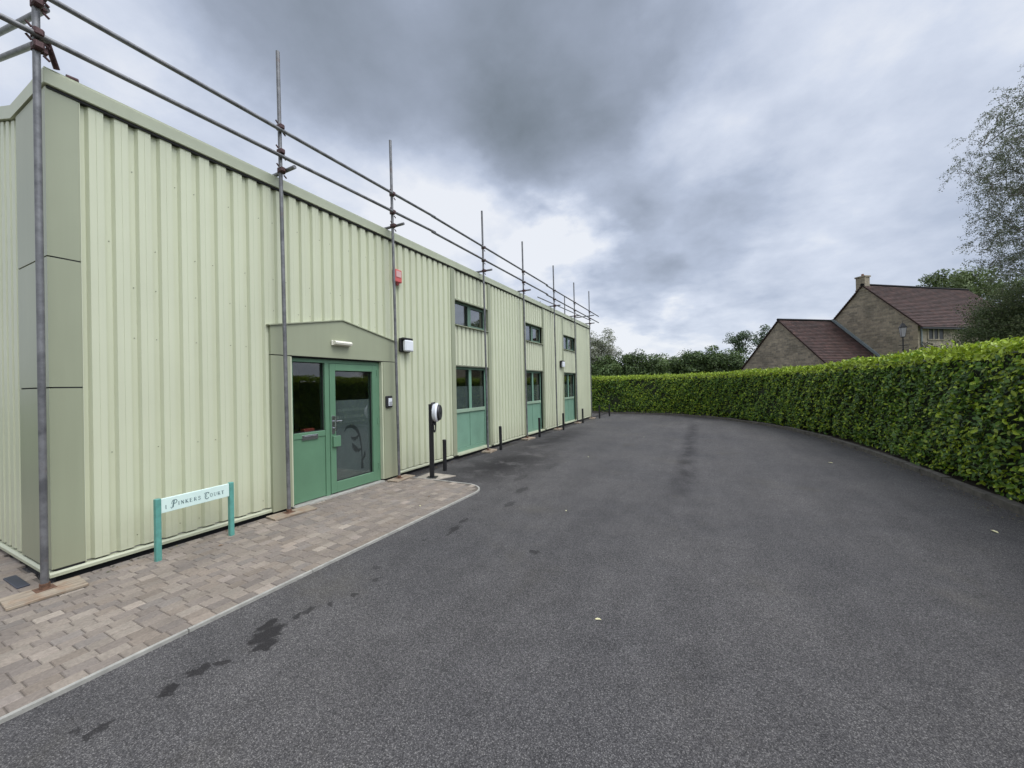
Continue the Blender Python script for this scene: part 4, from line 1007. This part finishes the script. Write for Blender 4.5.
# ------------------------------------------------------------------ trees
def tree(name, label, x, y, h, crown_c, crown_r, nclump, nleaf, leafsize, cols, spread=.45, trunk_r=.15, bark='bark', group=None, seed=0, droop=0, category='tree', fork=.35, base_z=0, zmin=None, limb_r=1.0, shell=.5, lumpy=1.0, twigs=0):
    rg = np.random.default_rng(seed + 100)
    t = thing(name, label, category, (x, y, base_z), group=group, absolute=False)
    cc = np.array(crown_c); cr = np.array(crown_r)
    d = rg.normal(size=(nclump * 3, 3)); d /= np.linalg.norm(d, axis=1, keepdims=True)
    rad = rg.random(nclump * 3) ** shell
    lump = 1 + lumpy * (.22 * np.sin(d[:, 0] * 4 + seed) * np.sin(d[:, 1] * 5 + seed * 2) + .16 * np.sin(d[:, 2] * 7 + seed * 3))
    A = cc + d * (rad * lump)[:, None] * cr
    if zmin is not None: A = A[A[:, 2] > zmin]
    A = A[:nclump]
    nodes = [np.array([0, 0, 0.])]; par = [-1]
    ht = cc[2] - cr[2] * .25; k = 7
    for i in range(1, k + 1):
        nodes.append(np.array([.12 * math.sin(i * 1.3 + seed) * h * .06 + cc[0] * i / k * .8, .12 * math.cos(i + seed) * h * .06 + cc[1] * i / k * .8, ht * i / k])); par.append(i - 1)
    order = np.argsort(np.linalg.norm(A - nodes[-1], axis=1))
    for a in A[order]:
        Nn_ = np.array(nodes); dist = np.linalg.norm(Nn_ - a, axis=1) + np.clip(Nn_[:, 2] - a[2], 0, 9) * .6; dist[:max(2, int(k * fork))] += 5
        j = int(dist.argmin()); st = nodes[j]; mid = (st + a) / 2 + rg.normal(size=3) * .06 * np.linalg.norm(a - st) + np.array([0, 0, .08 * np.linalg.norm(a - st)])
        nodes.append(mid); par.append(j); nodes.append(a); par.append(len(nodes) - 2)
    cnt = np.ones(len(nodes))
    for i in range(len(nodes) - 1, 0, -1): cnt[par[i]] += cnt[i]
    rads = trunk_r * (cnt / cnt[0]) ** .5 * limb_r; rads[:k + 1] = np.maximum(rads[:k + 1], trunk_r * (1 - .35 * np.arange(k + 1) / k))
    b = MB(); b2 = MB()
    for i in range(1, len(nodes)):
        (b if i <= k else b2).tube(nodes[par[i]], nodes[i], max(.008, min(rads[par[i]], rads[i] * 1.35)), max(.006, rads[i]), n=8 if i <= k else 5, caps=False)
    tp = []
    for a in A:
        for q in range(twigs):
            p0 = Vector(a); dr = Vector(rg.normal(size=3) * .6 + np.array([0, 0, .1])); p0 = p0 + dr * .08
            for sgm in range(4):
                p1 = p0 + (dr.normalized() * .13 + Vector(rg.normal(size=3) * .03)); b2.tube(p0, p1, .0045 - .0006 * sgm, .004 - .0006 * sgm, n=3, caps=False)
                for w_ in (0.3, .8): tp.append(tuple(p0.lerp(p1, w_)))
                dr = dr.normalized() + Vector((0, 0, -.55)); p0 = p1
    b.build('trunk', M[bark], t, smooth=True, fix=False); b2.build('branches', M[bark], t, smooth=True, fix=False)
    idx = rg.integers(0, len(A), nleaf); g = rg.normal(size=(nleaf, 3)) * spread
    if droop: g[:, 2] = -np.abs(g[:, 2]) * droop + .1
    if not droop:
        gd = rg.normal(size=(nleaf, 3)); gd /= np.linalg.norm(gd, axis=1, keepdims=True)
        csz = (.8 + .6 * rg.random(len(A)))[idx]; g = gd * (spread * 1.55 * csz * (1 - .5 * rg.random(nleaf) ** 1.5))[:, None]; g[:, 2] *= .75
    else: g = np.clip(g, -1.8 * spread * max(1, droop), 1.8 * spread)
    P = A[idx] + g; P[:, 2] = np.maximum(P[:, 2], .15)
    if twigs:
        tp = np.array(tp); P = tp[rg.integers(0, len(tp), nleaf)] + rg.normal(size=(nleaf, 3)) * .045
    col = np.array(cols); cj = col[(idx * 7 + rg.integers(0, 2, nleaf)) % len(col)] * (.65 + .7 * rg.random((nleaf, 1)))
    No = rg.normal(size=(nleaf, 3)) * .7 + np.array([0, 0, .6]) + g / spread * .8
    L = leafsize * rg.uniform(.6, 1.3, nleaf)
    global rng
    leaf_mesh('crown', P, No, L, L * .6, cj, M['leaf'], t, shape=4)
    return t
DK = [(.055, .088, .028), (.078, .118, .036), (.043, .072, .024), (.095, .14, .040)]
MD = [(.085, .135, .040), (.115, .165, .050), (.066, .105, .034)]
PALE = [(.16, .18, .10), (.28, .29, .21), (.10, .13, .06), (.38, .38, .31)]
G = 'trees beyond the hedge'
tree('tree', 'pale grey-green loose tree just right of the far building corner', -10.7, 43.6, 7.6, (0, 0, 4.9), (2.1, 2.1, 2.5), 100, 13000, .15, PALE, .38, .16, seed=1, group=G)
tree('tree', 'dark bushy tree standing in front of the pale loose tree', -9.6, 42.6, 5.2, (0, 0, 2.6), (2.6, 2.2, 1.9), 110, 15000, .22, MD, .42, .14, seed=2, group=G)
tree('tree', 'low dark rounded tree second from the far building corner', -6.9, 44.0, 5.3, (0, 0, 2.8), (2.5, 2.2, 1.9), 110, 15000, .22, DK, .42, .14, seed=3, group=G)
tree('tree', 'broad olive green tree behind the far end of the hedge', -4.0, 46.0, 5.6, (0, 0, 2.6), (2.8, 2.3, 2.0), 110, 15000, .22, MD, .45, .14, seed=4, group=G)
tree('tree', 'dark round-topped tree in the middle of the tree belt', -1.2, 44.5, 5.8, (0, 0, 2.7), (2.5, 2.3, 2.0), 110, 15000, .22, DK, .42, .14, seed=5, group=G)
tree('tree', 'tallest dark tree of the belt, left of the two thin trees', 1.0, 46.5, 6.6, (0, 0, 2.9), (2.0, 2.0, 2.25), 110, 14000, .21, MD, .4, .14, seed=6, group=G)
tree('tree', 'low dark tree at the foot of the thin trees by the stone gable', 3.2, 44.0, 4.6, (0, 0, 2.4), (2.4, 2.0, 1.8), 100, 12000, .22, DK, .4, .13, seed=7, group=G)
tree('tree', 'left one of two thin open-crowned trees with bare stems', 3.3, 50.5, 8.0, (0, 0, 5.9), (1.15, 1.15, 1.55), 36, 3000, .17, [(.07, .11, .05), (.09, .13, .06), (.05, .09, .04)], .3, .10, seed=8, group='two thin open trees')
tree('tree', 'right one of two thin open trees, next to the stone gable', 5.6, 50.0, 7.9, (0, 0, 5.7), (1.2, 1.2, 1.6), 36, 2800, .17, [(.07, .11, .05), (.09, .13, .06), (.05, .09, .04)], .32, .10, seed=9, group='two thin open trees')
tree('tree', 'dark low tree behind the stone gable wing', 6.2, 46.0, 4.8, (0, 0, 2.5), (2.6, 2.0, 2.2), 80, 6000, .24, DK, .42, .13, seed=10, group=G)
tree('tree', 'bushy tree hidden mostly behind the green building end', -13.8, 43.5, 6.0, (0, 0, 3.2), (2.6, 2.4, 2.8), 80, 6000, .26, MD, .45, .14, seed=12, group=G)
# right side: airy birch and the dense green tree below it
BG = [(.13, .155, .09), (.19, .205, .14), (.10, .14, .06), (.24, .25, .19)]
tree('birch_tree', 'tall airy silver birch with thin grey twigs at the right edge', 11.45, 19.4, 13.2, (-.5, -.2, 8.3), (2.65, 2.6, 4.1), 720, 130000, .048, BG, .26, .17, 'birchbark', seed=21, droop=1.7, limb_r=.75, shell=.42, lumpy=.45, twigs=5)
tree('dense_tree', 'dense dark green tree overhanging the tiled roof at right', 10.75, 21.1, 6.0, (0, 0, 3.5), (1.75, 2.0, 1.75), 300, 80000, .062, [(.075, .10, .040), (.095, .125, .048), (.060, .085, .034), (.13, .15, .065)], .26, .15, seed=22, droop=1.2, lumpy=.5)
tree('dense_tree', 'lighter green tree top showing behind the tiled ridge', 19.3, 46.6, 11.6, (0, 0, 8.7), (3.2, 2.8, 2.0), 110, 16000, .19, [(.10, .14, .05), (.13, .17, .06)], .4, .16, seed=23)
tree('shrub', 'dark low shrub in front of the stone house wall', 9.6, 24.6, 3.3, (0, 0, 2.2), (1.3, .8, 1.0), 60, 5000, .07, [(.030, .034, .018), (.040, .042, .022)], .16, .06, seed=24, category='shrub')

# ------------------------------------------------------------------ stone house
d_ = 28.0
rh = Vector((r.x, r.y, 0)).normalized(); fh = Vector((f.x, f.y, 0)).normalized()
org = rh * (.917 * d_) + fh * d_
ex = rh * .217 - fh * .976
house = thing('stone_house', 'brown rubble stone house with steep dark red tiled roofs and a lower gabled wing', 'house', tuple(org), math.atan2(ex.y, ex.x), absolute=False)
def gable_block(name, xc, hw_, y0, y1, ze, zr, th=.35, openings=()):
    b = MB()
    prof = [(xc - hw_, 0), (xc + hw_, 0), (xc + hw_, ze), (xc, zr), (xc - hw_, ze)]
    b.prism(prof, 'y', y0, y1)
    return b.build(name, M['stone'], house)
HWm = 3.14; ZEm, ZRm = 5.05, 8.30
gable_block('wall', 0, HWm, 0, 10.5, ZEm, ZRm); gable_block('wing_wall', -2.25, 3.75, -5.05, -.003, 2.35, 6.05)
def tiled(name, xc, hw_, y0, y1, ze, zr, side, over=.22, hang=.12):
    """one slope made of real lapped tiles"""
    b = MB(); L = math.hypot(hw_, zr - ze); ux = side * hw_ / L; uz = -(zr - ze) / L; nx, nz = side * (zr - ze) / L, hw_ / L
    tot = L + .35; nr = int(tot / .17); rg = random.Random(5)
    y0 -= hang; y1 += hang
    # sheathing under the tiles
    for (s0, s1) in ((0, tot),):
        p = lambda s_, y, h_: (xc + ux * s_ + nx * h_, y, zr + .02 + uz * s_ + nz * h_)
        b.add([p(0, y0, .0), p(tot, y0, .0), p(tot, y1, .0), p(0, y1, .0), p(0, y0, .05), p(tot, y0, .05), p(tot, y1, .05), p(0, y1, .05)],
              [(0, 1, 2, 3), (4, 5, 6, 7), (0, 1, 5, 4), (2, 3, 7, 6), (1, 2, 6, 5), (0, 3, 7, 4)], tint=(.05, .03, .025))
    for i in range(nr):
        s0 = i * tot / nr; s1 = (i + 1) * tot / nr + .02; y = y0 + (0 if i % 2 else -.12)
        while y < y1:
            a = max(y, y0); c = min(y + .24, y1)
            if c - a > .02:
                q = rg.uniform(.7, 1.25); tn = tuple(v * q for v in rg.choice([(.069, .040, .033), (.080, .044, .036), (.057, .036, .031), (.069, .040, .035)]))
                e = rg.uniform(0, .006)
                b.add([p(s0, a + .004, .055), p(s0, c - .004, .055), p(s1, c - .004, .095 + e), p(s1, a + .004, .095 + e), p(s1, c - .004, .06), p(s1, a + .004, .06)], [(0, 1, 2, 3), (3, 2, 4, 5)], tint=tn)
            y += .24
    return b.build(name, M['tile'], house, fix=False)
for s_ in (1, -1):
    rf = tiled('roof', 0, HWm, 0, 10.5, ZEm, ZRm, s_)
    if s_ == 1: roof_main = rf
    tiled('wing_roof', -2.25, 3.75, -5.05, -.14, 2.35, 6.05, s_, hang=.1)
b = MB()
for (xc, z, y0, y1) in ((0, ZRm + .12, -.12, 10.6), (-2.25, 6.17, -5.15, -.05)): b.tube((xc, y0, z), (xc, y1, z), .10, n=8)
b.build('ridge_tiles', M['tile'], house)
b = MB(); b.box(-.46, .14, -.02, .45, 7.6, 8.98); b.box(-.51, .19, -.07, .50, 8.981, 9.08)
stk = b.build('chimney', M['stone'], house)
b = MB(); b.tube((-.16, .22, 9.08), (-.16, .22, 9.26), .09, .075, n=14); b.build('chimney_pot', simple('clay_pot', (.20, .10, .06), .8), stk, smooth=True)
b = MB(); b.box(-.49, .22, -.05, .50, 8.03, 8.12); b.build('flashing', M['plaster'], stk)
b = MB()
L = math.hypot(3.75, 3.7)
for (dx) in (0,):
    b.prism([(-2.25, 6.26), (-2.05, 6.26), (1.75, 2.50), (1.55, 2.50)], 'y', -.16, -.005)
b.build('lead_flashing', M['lead'], house)
# window in the long wall (under the eave), gutter, downpipe, quoins
XW = HWm + .003
b = MB(); b.box(XW, XW + .05, .80, 2.30, 4.02, 4.10); b.box(XW, XW + .04, .80, .90, 4.10, 4.95); b.box(XW, XW + .04, 2.20, 2.30, 4.10, 4.95); 
wn_ = b.build('window', M['stone'], house); wn_['label'] = 'three light window under the eave'
b = MB(); b.box(XW, XW + .02, .90, 2.20, 4.10, 4.95); b.build('pane', M['rubber'], wn_)
b = MB()
for yy in (1.31, 1.75): b.box(XW + .021, XW + .05, yy - .045, yy + .045, 4.10, 4.95)
b.build('mullion', M['plaster'], wn_)
b = MB(); b.box(XW, XW + .05, 5.6, 7.0, 4.02, 4.95); b.build('window', M['oak'], house)
b = MB(); b.box(XW, XW + .05, 4.1, 5.0, .3, 2.3); b.build('door', M['oak'], house)
b = MB(); b.box(XW + .20, XW + .33, -.12, 10.6, ZEm - .32, ZEm - .22); b.build('gutter', M['black'], house)
b = MB(); b.tube((XW + .06, .22, .1), (XW + .06, .22, ZEm - .25), .045, n=10); b.build('downpipe', M['lead'], house, smooth=True)
b = MB(); z = 0; k = 0
while z < 4.6:
    ww = .42 if k % 2 else .26
    b.box(HWm - ww, HWm + .004, -.006, (.26 if k % 2 else .42), z + .01, z + .27); z += .29; k += 1
b.build('quoins', simple('quoin_stone', (.29, .24, .17), .9, var=.2, scale=5), house)
b = MB(); b.box(-6.0 + .02, 1.50, -5.075, -5.052, 2.28, 2.42); b.build('tie_course', M['plaster'], house)

# lamp post between hedge and house
lp_c = rh * (1.018 * 16.0) + fh * 16.0

t = thing('lamp_post', 'black Victorian style lamp post with pale lantern before the stone gable', 'lamp post', (lp_c.x, lp_c.y, 0), absolute=False)
b = MB(); b.tube((0, 0, 0), (0, 0, .5), .09, .06, 12); b.tube((0, 0, .5), (0, 0, 3.05), .045, .035, 12); b.tube((0, 0, 2.55), (0, 0, 2.6), .055, .055, 12); b.tube((-.22, 0, 2.75), (.22, 0, 2.75), .015, n=8); b.build('post', M['black'], t, smooth=True)
b = MB(); 
def frus(mb, z0, z1, a, c): mb.add([(-a, -a, z0), (a, -a, z0), (a, a, z0), (-a, a, z0), (-c, -c, z1), (c, -c, z1), (c, c, z1), (-c, c, z1)], [(0, 3, 2, 1), (4, 5, 6, 7), (0, 1, 5, 4), (1, 2, 6, 5), (2, 3, 7, 6), (3, 0, 4, 7)])
frus(b, 3.08, 3.42, .085, .15); b.build('lantern_glass', M['lampglass'], t)
b = MB(); frus(b, 3.05, 3.08, .06, .09); frus(b, 3.421, 3.45, .17, .17); frus(b, 3.45, 3.60, .16, .05); b.tube((0, 0, 3.6), (0, 0, 3.68), .02, .005, 8)
for sx in (-1, 1):
    for sy in (-1, 1): b.tube((sx * .087, sy * .087, 3.08), (sx * .153, sy * .153, 3.42), .010, n=6)
b.build('lantern_frame', M['black'], t)

t.scale = (.62, .62, 1.075)
for o in bpy.data.objects:
    if o.get('_abs'): del o['_abs']
